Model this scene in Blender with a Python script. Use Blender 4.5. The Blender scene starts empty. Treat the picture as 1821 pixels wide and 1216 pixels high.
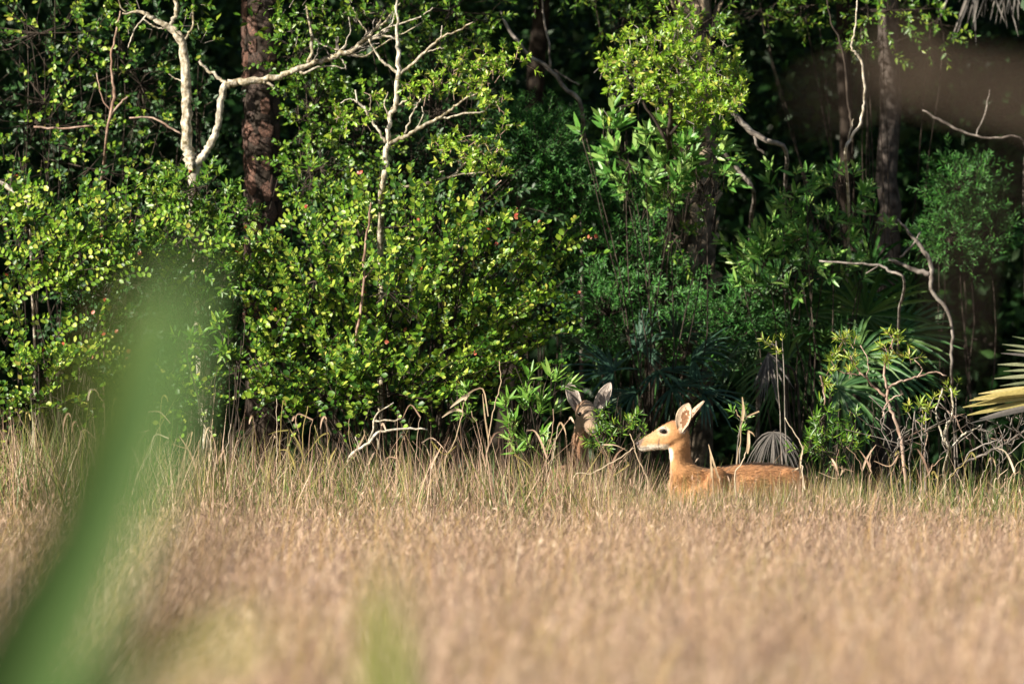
import bpy, math
import numpy as np
from mathutils import Matrix, Vector

# ------------------------------------------------------------------ camera, sky, sun, exposure
SC = bpy.context.scene
COL = SC.collection
EYE, FOC = 1.7, 13500.0            # eye height (m); focal length in photograph pixels

def P(px, py, d):
    """the point d metres ahead that the photograph shows at pixel (px, py)"""
    return np.array([(px - 910.5) / FOC * d, d, EYE + (555 - py) / FOC * d])

cam_data = bpy.data.cameras.new('camera')
cam = bpy.data.objects.new('camera', cam_data)
COL.objects.link(cam)
cam.location = (0, 0, EYE)
cam.rotation_euler = (math.radians(90) - 53 / FOC, 0, 0)
cam_data.sensor_width = 36
cam_data.lens = 36 * FOC / 1821
cam_data.clip_start, cam_data.clip_end = 0.5, 3000
cam_data.dof.use_dof = True
cam_data.dof.focus_distance = 45.6
cam_data.dof.aperture_fstop = 2.3
cam_data.dof.aperture_blades = 9
SC.camera = cam

SUN_AZ, SUN_EL = math.radians(56), math.radians(25)      # to the left of straight-behind-the-camera
TO_SUN = np.array([-math.sin(SUN_AZ) * math.cos(SUN_EL), -math.cos(SUN_AZ) * math.cos(SUN_EL), math.sin(SUN_EL)])
world = bpy.data.worlds.new('World')
SC.world = world
world.use_nodes = True
wn = world.node_tree
bg = wn.nodes['Background']
sky = wn.nodes.new('ShaderNodeTexSky')
sky.sky_type = 'NISHITA'
sky.sun_disc = False
sky.sun_elevation = SUN_EL
sky.sun_rotation = math.pi + SUN_AZ
wn.links.new(sky.outputs['Color'], bg.inputs['Color'])
bg.inputs['Strength'].default_value = 0.05
sl = bpy.data.lights.new('sun', 'SUN')
sl.energy = 5.0
sl.angle = math.radians(0.5)
sl.color = (1.0, 0.92, 0.79)
sun = bpy.data.objects.new('sun', sl)
COL.objects.link(sun)
sun.rotation_euler = Vector(TO_SUN).to_track_quat('Z', 'Y').to_euler()
sun.location = (-20, 20, 20)
SC.view_settings.view_transform = 'Standard'
SC.view_settings.look = 'None'
SC.view_settings.exposure = 1.17
SC.view_settings.gamma = 1
SC.view_settings.use_curve_mapping = False
SC.render.engine = 'CYCLES'
SC.cycles.use_denoising = True
SC.cycles.max_bounces = 6
SC.cycles.diffuse_bounces = 3
SC.cycles.transmission_bounces = 3
SC.cycles.sample_clamp_indirect = 4

R = np.random.default_rng(7)
LIGHTWARD = TO_SUN + np.array([0, -.35, .1])      # leaves turn to the open field

# ------------------------------------------------------------------ materials
def nodes(name):
    m = bpy.data.materials.new(name)
    m.use_nodes = True
    t = m.node_tree
    return m, t, t.nodes, t.links, t.nodes['Principled BSDF'], t.nodes['Material Output']

def ramp(N, stops):
    r = N.new('ShaderNodeValToRGB')
    e = r.color_ramp.elements
    while len(e) > 1:
        e.remove(e[-1])
    e[0].position, e[0].color = stops[0][0], (*stops[0][1], 1)
    for p, c in stops[1:]:
        x = e.new(p)
        x.color = (*c, 1)
    return r

def rnd_value(N, L):
    """0..1, different for every leaf: the mesh's own attribute plus the object's random number"""
    a = N.new('ShaderNodeAttribute'); a.attribute_name = 'rnd'
    o = N.new('ShaderNodeObjectInfo')
    s = N.new('ShaderNodeMath'); s.operation = 'ADD'
    f = N.new('ShaderNodeMath'); f.operation = 'FRACT'
    L.new(a.outputs['Fac'], s.inputs[0]); L.new(o.outputs['Random'], s.inputs[1]); L.new(s.outputs[0], f.inputs[0])
    return f.outputs[0]

def leaf_mat(name, stops, rough=0.42, trans=0.25, spec=0.5, vein=True):
    m, t, N, L, B, O = nodes(name)
    r = ramp(N, stops)
    L.new(rnd_value(N, L), r.inputs['Fac'])
    n = N.new('ShaderNodeTexNoise'); n.inputs['Scale'].default_value = 60; n.inputs['Detail'].default_value = 3
    g = N.new('ShaderNodeNewGeometry')
    L.new(g.outputs['Position'], n.inputs['Vector'])
    mx = N.new('ShaderNodeMix'); mx.data_type = 'RGBA'; mx.blend_type = 'MULTIPLY'
    mr = N.new('ShaderNodeMapRange'); mr.inputs['To Min'].default_value = 0.6; mr.inputs['To Max'].default_value = 1.35
    L.new(n.outputs['Fac'], mr.inputs['Value'])
    mx.inputs['Factor'].default_value = 1
    L.new(r.outputs['Color'], mx.inputs['A']); L.new(mr.outputs['Result'], mx.inputs['B'])
    col = mx.outputs['Result']
    L.new(col, B.inputs['Base Color'])
    B.inputs['Roughness'].default_value = rough
    B.inputs['Specular IOR Level'].default_value = spec
    if trans:
        tr = N.new('ShaderNodeBsdfTranslucent')
        ms = N.new('ShaderNodeMixShader'); ms.inputs[0].default_value = trans
        L.new(col, tr.inputs['Color'])
        L.new(B.outputs[0], ms.inputs[1]); L.new(tr.outputs[0], ms.inputs[2])
        L.new(ms.outputs[0], O.inputs['Surface'])
    return m

def bark_mat(name, c1, c2, c3, scale=8, stretch=4.0, bump=0.6, rough=0.9):
    m, t, N, L, B, O = nodes(name)
    tc = N.new('ShaderNodeTexCoord')
    mp = N.new('ShaderNodeMapping'); mp.inputs['Scale'].default_value = (stretch, stretch, 1)
    L.new(tc.outputs['Object'], mp.inputs['Vector'])
    n = N.new('ShaderNodeTexNoise'); n.inputs['Scale'].default_value = scale; n.inputs['Detail'].default_value = 8
    L.new(mp.outputs[0], n.inputs['Vector'])
    n2 = N.new('ShaderNodeTexNoise'); n2.inputs['Scale'].default_value = scale * 1.7; n2.inputs['Detail'].default_value = 4
    L.new(tc.outputs['Object'], n2.inputs['Vector'])
    ad = N.new('ShaderNodeMath'); ad.operation = 'MULTIPLY_ADD'
    L.new(rnd_value(N, L), ad.inputs[0]); ad.inputs[1].default_value = 0.22
    L.new(n2.outputs['Fac'], ad.inputs[2])
    r = ramp(N, [(0.38, c1), (0.55, c2), (0.8, c3)])
    L.new(ad.outputs[0], r.inputs['Fac'])
    mx = N.new('ShaderNodeMix'); mx.data_type = 'RGBA'; mx.blend_type = 'MULTIPLY'; mx.inputs['Factor'].default_value = 0.8
    r2 = ramp(N, [(0.35, (0.3, 0.3, 0.3)), (0.62, (1.15, 1.15, 1.15))])
    L.new(n.outputs['Fac'], r2.inputs['Fac'])
    L.new(r.outputs['Color'], mx.inputs['A']); L.new(r2.outputs['Color'], mx.inputs['B'])
    L.new(mx.outputs['Result'], B.inputs['Base Color'])
    b = N.new('ShaderNodeBump'); b.inputs['Strength'].default_value = bump; b.inputs['Distance'].default_value = 0.02
    L.new(n.outputs['Fac'], b.inputs['Height']); L.new(b.outputs[0], B.inputs['Normal'])
    B.inputs['Roughness'].default_value = rough
    B.inputs['Specular IOR Level'].default_value = 0.2
    return m

M = {}
M['coco'] = leaf_mat('glossy_round_leaf', [(0, (.022, .075, .009)), (.5, (.056, .150, .012)), (.82, (.135, .24, .02)), (.95, (.27, .345, .04)), (1, (.34, .38, .05))], rough=.42, trans=.28, spec=.4)
M['coco_young'] = leaf_mat('young_round_leaf', [(0, (.115, .255, .015)), (.6, (.25, .39, .03)), (.95, (.44, .50, .08)), (1, (.48, .42, .09))], rough=.42, trans=.3)
M['red_tip'] = leaf_mat('red_new_leaf', [(0, (.40, .07, .04)), (1, (.5, .16, .08))], rough=.4, trans=.3)
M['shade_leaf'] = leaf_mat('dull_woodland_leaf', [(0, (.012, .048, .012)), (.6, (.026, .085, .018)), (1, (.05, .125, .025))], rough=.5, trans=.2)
M['mid_leaf'] = leaf_mat('mid_green_leaf', [(0, (.04, .12, .010)), (.6, (.095, .22, .016)), (1, (.25, .34, .035))], rough=.4, trans=.28)
M['olive_leaf'] = leaf_mat('yellow_olive_leaf', [(0, (.10, .22, .015)), (.5, (.20, .36, .022)), (.85, (.37, .48, .05)), (1, (.50, .45, .12))], rough=.4, trans=.28)
M['lance_leaf'] = leaf_mat('broad_lance_leaf', [(0, (.06, .19, .03)), (.6, (.14, .33, .055)), (1, (.34, .48, .13))], rough=.38, trans=.3)
M['herb_leaf'] = leaf_mat('bright_herb_leaf', [(0, (.08, .22, .02)), (.6, (.18, .36, .05)), (1, (.36, .48, .14))], rough=.4, trans=.32)
M['yellow_leaf'] = leaf_mat('yellow_green_narrow_leaf', [(0, (.15, .26, .02)), (.6, (.29, .38, .04)), (.9, (.43, .44, .08)), (1, (.48, .34, .11))], rough=.42, trans=.3)
M['feather'] = leaf_mat('feathery_green_leaf', [(0, (.028, .125, .02)), (.6, (.055, .21, .03)), (1, (.10, .28, .04))], rough=.55, trans=.25)
M['palm'] = leaf_mat('palmetto_blade', [(0, (.022, .085, .02)), (.6, (.045, .135, .028)), (1, (.10, .19, .04))], rough=.5, trans=.2)
M['palm_blue'] = leaf_mat('blue_green_palmetto_blade', [(0, (.022, .062, .038)), (1, (.05, .105, .065))], rough=.42, trans=.15)
M['palm_dry'] = leaf_mat('dry_palm_blade', [(0, (.06, .055, .05)), (.6, (.11, .10, .09)), (1, (.18, .16, .14))], rough=.7, trans=.1, spec=.2)
M['palm_straw'] = leaf_mat('straw_palm_blade', [(0, (.36, .31, .11)), (.5, (.50, .40, .14)), (1, (.58, .50, .26))], rough=.45, trans=.25)
M['palm_pale'] = leaf_mat('pale_green_palm_blade', [(0, (.14, .18, .08)), (1, (.30, .31, .18))], rough=.45, trans=.2)
M['straw'] = leaf_mat('dry_grass', [(0, (.16, .096, .068)), (.25, (.32, .205, .142)), (.6, (.49, .335, .23)), (.9, (.66, .485, .35)), (1, (.80, .66, .50))], rough=.65, trans=.25, spec=.25)
M['straw_shadow'] = leaf_mat('mauve_shadow_grass', [(0, (.13, .085, .075)), (.6, (.25, .175, .15)), (1, (.40, .31, .26))], rough=.7, trans=.2, spec=.2)  # the field's purple-grey shadow mottles, put into the blade colour
M['straw_gold'] = leaf_mat('golden_grass', [(0, (.26, .15, .05)), (.6, (.44, .28, .10)), (1, (.58, .42, .19))], rough=.65, trans=.25, spec=.2)
M['straw_yellow'] = leaf_mat('yellow_grass', [(0, (.20, .18, .05)), (.6, (.38, .31, .10)), (1, (.54, .44, .19))], rough=.6, trans=.3, spec=.25)
M['sedge'] = leaf_mat('green_sedge', [(0, (.05, .11, .02)), (.6, (.13, .20, .035)), (1, (.27, .28, .07))], rough=.5, trans=.3)
M['reed'] = leaf_mat('dead_reed', [(0, (.34, .24, .14)), (.6, (.50, .39, .26)), (1, (.66, .57, .43))], rough=.6, trans=.15, spec=.25)
M['near_leaf'] = leaf_mat('near_strap_leaf', [(0, (.075, .145, .035)), (1, (.095, .17, .045))], rough=.6, trans=.25, spec=.25)
M['near_yellow'] = leaf_mat('near_yellow_leaf', [(0, (.27, .32, .07)), (1, (.36, .37, .10))], rough=.45, trans=.4)
M['near_olive'] = leaf_mat('near_olive_leaf', [(0, (.06, .08, .02)), (1, (.09, .10, .03))], rough=.5, trans=.15)
M['near_tan'] = leaf_mat('near_tan_blade', [(0, (.12, .088, .062)), (1, (.15, .112, .078))], rough=.7, trans=.15, spec=.2)
M['near_brown'] = leaf_mat('near_dead_blade', [(0, (.042, .030, .022)), (1, (.07, .05, .035))], rough=.7, trans=.15, spec=.2)
M['pale_bark'] = bark_mat('pale_lichen_bark', (.16, .125, .06), (.42, .36, .26), (.62, .57, .48), scale=22, stretch=1.2, bump=.8)
M['grey_bark'] = bark_mat('grey_twig_bark', (.08, .065, .055), (.20, .17, .145), (.33, .295, .26), scale=10, stretch=2, bump=.5)
M['brown_bark'] = bark_mat('brown_twig_bark', (.02, .015, .011), (.045, .034, .026), (.085, .066, .05), scale=10, stretch=2, bump=.5)
M['trunk_bark'] = bark_mat('dim_trunk_bark', (.035, .027, .023), (.075, .06, .052), (.13, .11, .095), scale=10, stretch=2.5, bump=.8)
M['pink_bark'] = bark_mat('reddish_twig_bark', (.20, .12, .085), (.36, .24, .18), (.48, .36, .29), scale=10, stretch=2, bump=.4)
M['pine_groove'] = bark_mat('pine_bark_groove', (.018, .013, .010), (.035, .026, .020), (.06, .045, .035), scale=14, stretch=2, bump=.8)
M['pine_plate'] = bark_mat('pine_bark_plate', (.045, .038, .035), (.10, .08, .07), (.30, .15, .105), scale=11, stretch=1.5, bump=.7)
M['palm_trunk'] = bark_mat('cabbage_palm_trunk', (.06, .045, .03), (.12, .095, .07), (.20, .16, .12), scale=12, stretch=1, bump=.8)
M['palm_boot'] = bark_mat('palm_leaf_base', (.13, .095, .06), (.28, .21, .14), (.46, .38, .27), scale=9, stretch=1, bump=.6)

def ground_mat():
    m, t, N, L, B, O = nodes('field_soil')
    tc = N.new('ShaderNodeTexCoord')
    n = N.new('ShaderNodeTexNoise'); n.inputs['Scale'].default_value = 1.3; n.inputs['Detail'].default_value = 9
    L.new(tc.outputs['Object'], n.inputs['Vector'])
    r = ramp(N, [(.3, (.09, .065, .04)), (.55, (.19, .135, .085)), (.75, (.26, .2, .12))])
    L.new(n.outputs['Fac'], r.inputs['Fac']); L.new(r.outputs['Color'], B.inputs['Base Color'])
    b = N.new('ShaderNodeBump'); b.inputs['Distance'].default_value = .05
    L.new(n.outputs['Fac'], b.inputs['Height']); L.new(b.outputs[0], B.inputs['Normal'])
    B.inputs['Roughness'].default_value = 1
    return m
M['ground'] = ground_mat()

def fur_mat():
    m, t, N, L, B, O = nodes('deer_fur')
    a = N.new('ShaderNodeAttribute'); a.attribute_name = 'fur'
    tc = N.new('ShaderNodeTexCoord')
    mp = N.new('ShaderNodeMapping'); mp.inputs['Scale'].default_value = (40, 90, 90)
    L.new(tc.outputs['Object'], mp.inputs['Vector'])
    n = N.new('ShaderNodeTexNoise'); n.inputs['Scale'].default_value = 2.2; n.inputs['Detail'].default_value = 6
    L.new(mp.outputs[0], n.inputs['Vector'])
    mr = N.new('ShaderNodeMapRange'); mr.inputs['To Min'].default_value = .62; mr.inputs['To Max'].default_value = 1.38
    L.new(n.outputs['Fac'], mr.inputs['Value'])
    mx = N.new('ShaderNodeMix'); mx.data_type = 'RGBA'; mx.blend_type = 'MULTIPLY'; mx.inputs['Factor'].default_value = 1
    L.new(a.outputs['Color'], mx.inputs['A']); L.new(mr.outputs['Result'], mx.inputs['B'])
    L.new(mx.outputs['Result'], B.inputs['Base Color'])
    n3 = N.new('ShaderNodeTexNoise'); n3.inputs['Scale'].default_value = 16; n3.inputs['Detail'].default_value = 3
    L.new(tc.outputs['Object'], n3.inputs['Vector'])
    mr3 = N.new('ShaderNodeMapRange'); mr3.inputs['To Min'].default_value = .66; mr3.inputs['To Max'].default_value = 1.34
    L.new(n3.outputs['Fac'], mr3.inputs['Value'])
    mx3 = N.new('ShaderNodeMix'); mx3.data_type = 'RGBA'; mx3.blend_type = 'MULTIPLY'; mx3.inputs['Factor'].default_value = 1
    L.new(mx.outputs['Result'], mx3.inputs['A']); L.new(mr3.outputs['Result'], mx3.inputs['B']); L.new(mx3.outputs['Result'], B.inputs['Base Color'])
    b = N.new('ShaderNodeBump'); b.inputs['Strength'].default_value = .5; b.inputs['Distance'].default_value = .012
    L.new(n3.outputs['Fac'], b.inputs['Height']); L.new(b.outputs[0], B.inputs['Normal'])
    B.inputs['Roughness'].default_value = .75
    B.inputs['Specular IOR Level'].default_value = .25
    B.inputs['Sheen Weight'].default_value = .25
    B.inputs['Sheen Roughness'].default_value = .4
    return m
M['fur'] = fur_mat()

def plain_mat(name, c, rough=.6, spec=.4, noise=.25, scale=40):
    m, t, N, L, B, O = nodes(name)
    tc = N.new('ShaderNodeTexCoord')
    n = N.new('ShaderNodeTexNoise'); n.inputs['Scale'].default_value = scale; n.inputs['Detail'].default_value = 5
    L.new(tc.outputs['Object'], n.inputs['Vector'])
    r = ramp(N, [(.3, tuple(x * (1 - noise) for x in c)), (.7, tuple(x * (1 + noise) for x in c))])
    L.new(n.outputs['Fac'], r.inputs['Fac']); L.new(r.outputs['Color'], B.inputs['Base Color'])
    B.inputs['Roughness'].default_value = rough
    B.inputs['Specular IOR Level'].default_value = spec
    return m
M['ear_inner'] = plain_mat('ear_inner_fur', (.46, .35, .25), .9, .1, .3, 60)
M['ear_hollow_shade'] = plain_mat('ear_hollow_shaded_fur', (.19, .10, .055), .9, .1, .35, 60)  # brown shadow inside the ear cup, painted as darker fur
M['ear_outer'] = plain_mat('ear_outer_fur', (.33, .19, .10), .9, .1, .3, 60)
M['ear_grey'] = plain_mat('grey_ear_fur', (.20, .165, .145), .9, .1, .3, 60)
M['ear_grey_rim'] = plain_mat('pale_grey_ear_rim', (.42, .355, .31), .9, .1, .3, 60)
M['eye'] = plain_mat('dark_eye', (.010, .007, .005), .06, .6, .1)
M['nose'] = plain_mat('dark_nose', (.07, .055, .05), .45, .4, .2)

# ------------------------------------------------------------------ mesh helpers
def norm(a):
    return a / np.maximum(np.linalg.norm(a, axis=-1, keepdims=True), 1e-9)

class MB:
    """collects triangles and quads, links them as one mesh object"""
    def __init__(s):
        s.v, s.f, s.r, s.m, s.n = [], [], [], [], 0
    def add(s, v, faces, rnd=0.0, mi=0):
        """faces: list of int arrays (k,3) or (k,4) indexing into v"""
        v = np.asarray(v, float).reshape(-1, 3)
        for f in faces:
            f = np.asarray(f, int)
            if len(f):
                s.f.append(f + s.n); s.m.append(np.full(len(f), mi))
        s.v.append(v)
        s.r.append(np.broadcast_to(np.asarray(rnd, float), (len(v),)))
        s.n += len(v)
    def mesh(s, name, mats, origin=(0, 0, 0), smooth=False):
        me = bpy.data.meshes.new(name)
        if s.n:
            v = np.concatenate(s.v) - np.asarray(origin, float)
            me.vertices.add(len(v))
            me.vertices.foreach_set('co', v.astype(np.float32).ravel())
            loops = np.concatenate([f.ravel() for f in s.f])
            sizes = np.concatenate([np.full(len(f), f.shape[1]) for f in s.f])
            starts = np.concatenate([[0], np.cumsum(sizes)[:-1]])
            me.loops.add(len(loops))
            me.loops.foreach_set('vertex_index', loops.astype(np.int32))
            me.polygons.add(len(sizes))
            me.polygons.foreach_set('loop_start', starts.astype(np.int32))
            me.polygons.foreach_set('material_index', np.concatenate(s.m).astype(np.int32))
            me.update(calc_edges=True)
            at = me.attributes.new('rnd', 'FLOAT', 'POINT')
            at.data.foreach_set('value', np.concatenate(s.r).astype(np.float32))
            if smooth:
                me.shade_smooth()
        for m in (mats if isinstance(mats, (list, tuple)) else [mats]):
            me.materials.append(m)
        return me
    def build(s, name, mats, parent=None, smooth=False, kind=None):
        origin = parent['_o'] if parent is not None else (0, 0, 0)
        o = bpy.data.objects.new(name, s.mesh(name, mats, origin, smooth))
        COL.objects.link(o)
        if parent is not None:
            o.parent = PARENT[parent.name]
        if kind:
            o['kind'] = kind
        return o

PARENT = {}
class Root(dict):
    """a thing: an Empty at its base"""
    def __init__(s, name, label, cat, loc, group=None):
        o = bpy.data.objects.new(name, None)
        COL.objects.link(o)
        o.location = loc
        o.empty_display_size = .1
        o['label'], o['category'] = label, cat
        if group:
            o['group'] = group
        s.o, s.name = o, o.name
        PARENT[o.name] = o
        s['_o'] = np.array(loc, float)

def sub(o, parent_obj):
    """make o (built round the thing's origin) a child of a part"""
    o.parent = parent_obj

def smooth_path(pts, n=None, jitter=0.0, rng=R):
    """Catmull-Rom through points (k,3+); extra columns (radii) ride along"""
    p = np.asarray(pts, float)
    k = len(p)
    n = n or max(6, (k - 1) * 4 + 1)
    q = np.vstack([2 * p[0] - p[1], p, 2 * p[-1] - p[-2]])
    t = np.linspace(0, k - 1 - 1e-6, n)
    i = t.astype(int); u = (t - i)[:, None]
    a, b, c, d = q[i], q[i + 1], q[i + 2], q[i + 3]
    out = .5 * (2 * b + (c - a) * u + (2 * a - 5 * b + 4 * c - d) * u ** 2 + (3 * b - a - 3 * c + d) * u ** 3)
    if jitter:
        out[1:-1, :3] += rng.normal(0, jitter, (n - 2, 3))
    return out

def tube(mb, path, radii, sides=7, rnd=None, lump=0.0):
    p = np.asarray(path, float)[:, :3]
    n = len(p)
    r = np.broadcast_to(np.asarray(radii, float), (n,))
    T = norm(np.gradient(p, axis=0))
    ref = np.array([0, 0, 1.0]) if abs(T[0][2]) < .9 else np.array([1.0, 0, 0])
    N = np.zeros((n, 3)); x = norm(np.cross(T[0], ref))
    for i in range(n):
        x = norm(x - T[i] * np.dot(x, T[i])); N[i] = x
    Bn = np.cross(T, N)
    a = np.linspace(0, 2 * np.pi, sides, endpoint=False)
    rr = r[:, None] * (1 + (R.normal(0, lump, (n, sides)) if lump else 0))
    v = p[:, None] + rr[..., None] * (np.cos(a)[None, :, None] * N[:, None] + np.sin(a)[None, :, None] * Bn[:, None])
    v = np.concatenate([v.reshape(-1, 3), p[:1], p[-1:]])
    i = np.arange(n - 1)[:, None] * sides; j = np.arange(sides)[None]; j2 = (j + 1) % sides
    q = np.stack([i + j, i + j2, i + sides + j2, i + sides + j], -1).reshape(-1, 4)
    j = np.arange(sides); j2 = (j + 1) % sides
    c0 = np.stack([np.full(sides, n * sides), j2, j], -1)
    e = (n - 1) * sides
    c1 = np.stack([np.full(sides, n * sides + 1), e + j, e + j2], -1)
    mb.add(v, [q, c0, c1], R.random() if rnd is None else rnd)

def tubes(mb, paths, r0, r1, sides=3):
    """many thin stems at once: paths (N,M,3)"""
    Nn, Mm, _ = paths.shape
    if Nn == 0:
        return
    T = norm(np.gradient(paths, axis=1))
    ref = np.array([.31, .17, .93])
    X = norm(np.cross(T, ref)); Y = np.cross(T, X)
    rr = np.linspace(1, 0, Mm)[None] * np.reshape(r0, (-1, 1)) + np.linspace(0, 1, Mm)[None] * np.reshape(r1, (-1, 1))
    a = np.linspace(0, 2 * np.pi, sides, endpoint=False)
    v = paths[:, :, None] + rr[..., None, None] * (np.cos(a)[:, None] * X[:, :, None] + np.sin(a)[:, None] * Y[:, :, None])
    b = (np.arange(Nn) * Mm * sides)[:, None, None] + (np.arange(Mm - 1) * sides)[None, :, None]
    j = np.arange(sides)[None, None]; j2 = (j + 1) % sides
    q = np.stack([b + j, b + j2, b + sides + j2, b + sides + j], -1).reshape(-1, 4)
    mb.add(v.reshape(-1, 3), [q], np.repeat(R.random(Nn), Mm * sides))

# leaf templates: x across, y along, z up; unit length and unit width
def template(kind):
    if kind == 'round':
        v = [(0, 0, 0), (0, .36, -.05), (0, .72, -.04), (0, 1, .03), (-.40, .28, .07), (-.48, .66, .09), (.40, .28, .07), (.48, .66, .09)]
        t = [(0, 1, 4), (2, 3, 5), (0, 6, 1), (2, 7, 3)]; q = [(1, 2, 5, 4), (1, 6, 7, 2)]
    elif kind == 'lance':
        v = [(0, 0, 0), (0, .4, -.03), (0, .75, -.06), (0, 1, -.14), (-.5, .32, .10), (-.36, .7, .03), (.5, .32, .10), (.36, .7, .03)]
        t = [(0, 1, 4), (2, 3, 5), (0, 6, 1), (2, 7, 3)]; q = [(1, 2, 5, 4), (1, 6, 7, 2)]
    elif kind == 'lite':
        v = [(0, 0, 0), (-.5, .5, .1), (0, 1, -.05), (.5, .5, .1)]
        t = [(0, 2, 1), (0, 3, 2)]; q = []
    return np.array(v, float), np.array(t, int).reshape(-1, 3), np.array(q, int).reshape(-1, 4)
TPL = {k: template(k) for k in ('round', 'lance', 'lite')}

def leaf_basis(D, U):
    y = norm(D)
    x = norm(np.cross(y, U))
    z = np.cross(x, y)
    return x, y, z

def add_leaves(mb, Pp, D, U, Ln, Wd, tpl='round', rnd=None):
    n = len(Pp)
    if not n:
        return
    v, t, q = TPL[tpl]
    x, y, z = leaf_basis(D, U)
    Ln = np.reshape(Ln, (-1, 1, 1)); Wd = np.reshape(Wd, (-1, 1, 1))
    w = Pp[:, None] + v[None, :, :1] * Wd * x[:, None] + v[None, :, 1:2] * Ln * y[:, None] + v[None, :, 2:] * Wd * z[:, None]
    off = (np.arange(n) * len(v))[:, None, None]
    fs = [(t[None] + off).reshape(-1, 3)]
    if len(q):
        fs.append((q[None] + off).reshape(-1, 4))
    mb.add(w.reshape(-1, 3), fs, np.repeat(R.random(n) if rnd is None else rnd, len(v)))

LEAF_MESH = {}
def leaf_object(root, tpl, mat, p, x, y, z, ln, wd):
    key = (tpl, mat)
    if key not in LEAF_MESH:
        mb = MB(); v, t, q = TPL[tpl]
        mb.add(v, [t] + ([q] if len(q) else []), 0)
        LEAF_MESH[key] = mb.mesh('leaf', M[mat])
    o = bpy.data.objects.new('leaf', LEAF_MESH[key])
    COL.objects.link(o)
    o.parent = root.o
    p = p - root['_o']
    o.matrix_basis = Matrix(((x[0] * wd, y[0] * ln, z[0] * wd, p[0]), (x[1] * wd, y[1] * ln, z[1] * wd, p[1]),
                             (x[2] * wd, y[2] * ln, z[2] * wd, p[2]), (0, 0, 0, 1)))

def visible_px(p):
    return (910.5 + p[:, 0] / p[:, 1] * FOC, 555 - (p[:, 2] - EYE) / p[:, 1] * FOC)

def sprays(p0, d, L, K, ln, style, sag=.25, wr=.75, spread=1.0, sunny=.5, M_=5):
    """N leafy shoots; returns leaf pos, dir, up, length, width and stem paths"""
    n = len(p0)
    d = norm(d); L = np.reshape(L, (-1, 1, 1))
    path_t = np.linspace(0, 1, M_)[None, :, None]
    drop = np.array([0, 0, -1.0])
    path = p0[:, None] + d[:, None] * L * path_t + drop * (sag * L * path_t ** 2)
    if style == 'rosette':
        t = np.linspace(.55, 1.0, K)[None] + R.uniform(-.04, .04, (n, K))
    else:
        t = np.linspace(.12, 1.0, K)[None] + R.uniform(-.02, .02, (n, K))
    t3 = np.clip(t, 0, 1.03)[..., None]
    pos = p0[:, None] + d[:, None] * L * t3 + drop * (sag * L * t3 ** 2)
    T = norm(d[:, None] + drop * (2 * sag * t3))
    Z = np.array([0, 0, 1.0])
    S = norm(np.cross(T, Z + R.normal(0, .25, (n, 1, 3))))
    Bv = np.cross(S, T)
    sgn = np.where(np.arange(K) % 2 == 0, 1.0, -1.0)[None, :, None]
    if style == 'ranked':
        D = T * .5 + S * sgn * .75 * spread + Bv * .55 + R.normal(0, .16, (n, K, 3))
        U = Bv * .5 - S * sgn * .45 + LIGHTWARD * sunny + R.normal(0, .28, (n, K, 3))
    else:
        a = (np.arange(K) * 2.4)[None] + R.uniform(0, 6.28, (n, 1))
        rad = np.cos(a)[..., None] * S + np.sin(a)[..., None] * Bv
        fwd = np.linspace(.35, 1.3, K)[None, :, None] if style == 'rosette' else .7
        D = T * fwd + rad * .85 * spread + R.normal(0, .14, (n, K, 3))
        U = T * .8 + rad * -.2 + LIGHTWARD * sunny + R.normal(0, .22, (n, K, 3))
    size = ln * R.uniform(.55, 1.25, (n, K)) * np.where(t > .93, .75, 1)
    return pos.reshape(-1, 3), D.reshape(-1, 3), U.reshape(-1, 3), size.ravel(), (size * wr * R.uniform(.85, 1.15, (n, K))).ravel(), path

def blob_points(ell, n, lo=.25, hi=1.0):
    """points in an ellipsoid given as (px, py, rx_px, ry_px, depth, half_depth_m); returns points and outward directions"""
    px, py, rx, ry, dep, rd = ell
    c = P(px, py, dep)
    r3 = np.array([rx / FOC * dep, rd, ry / FOC * dep])
    u = norm(R.normal(0, 1, (n, 3)))
    s = (R.uniform(lo ** 3, hi ** 3, (n, 1))) ** (1 / 3)
    return c + u * s * r3, u, c

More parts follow.
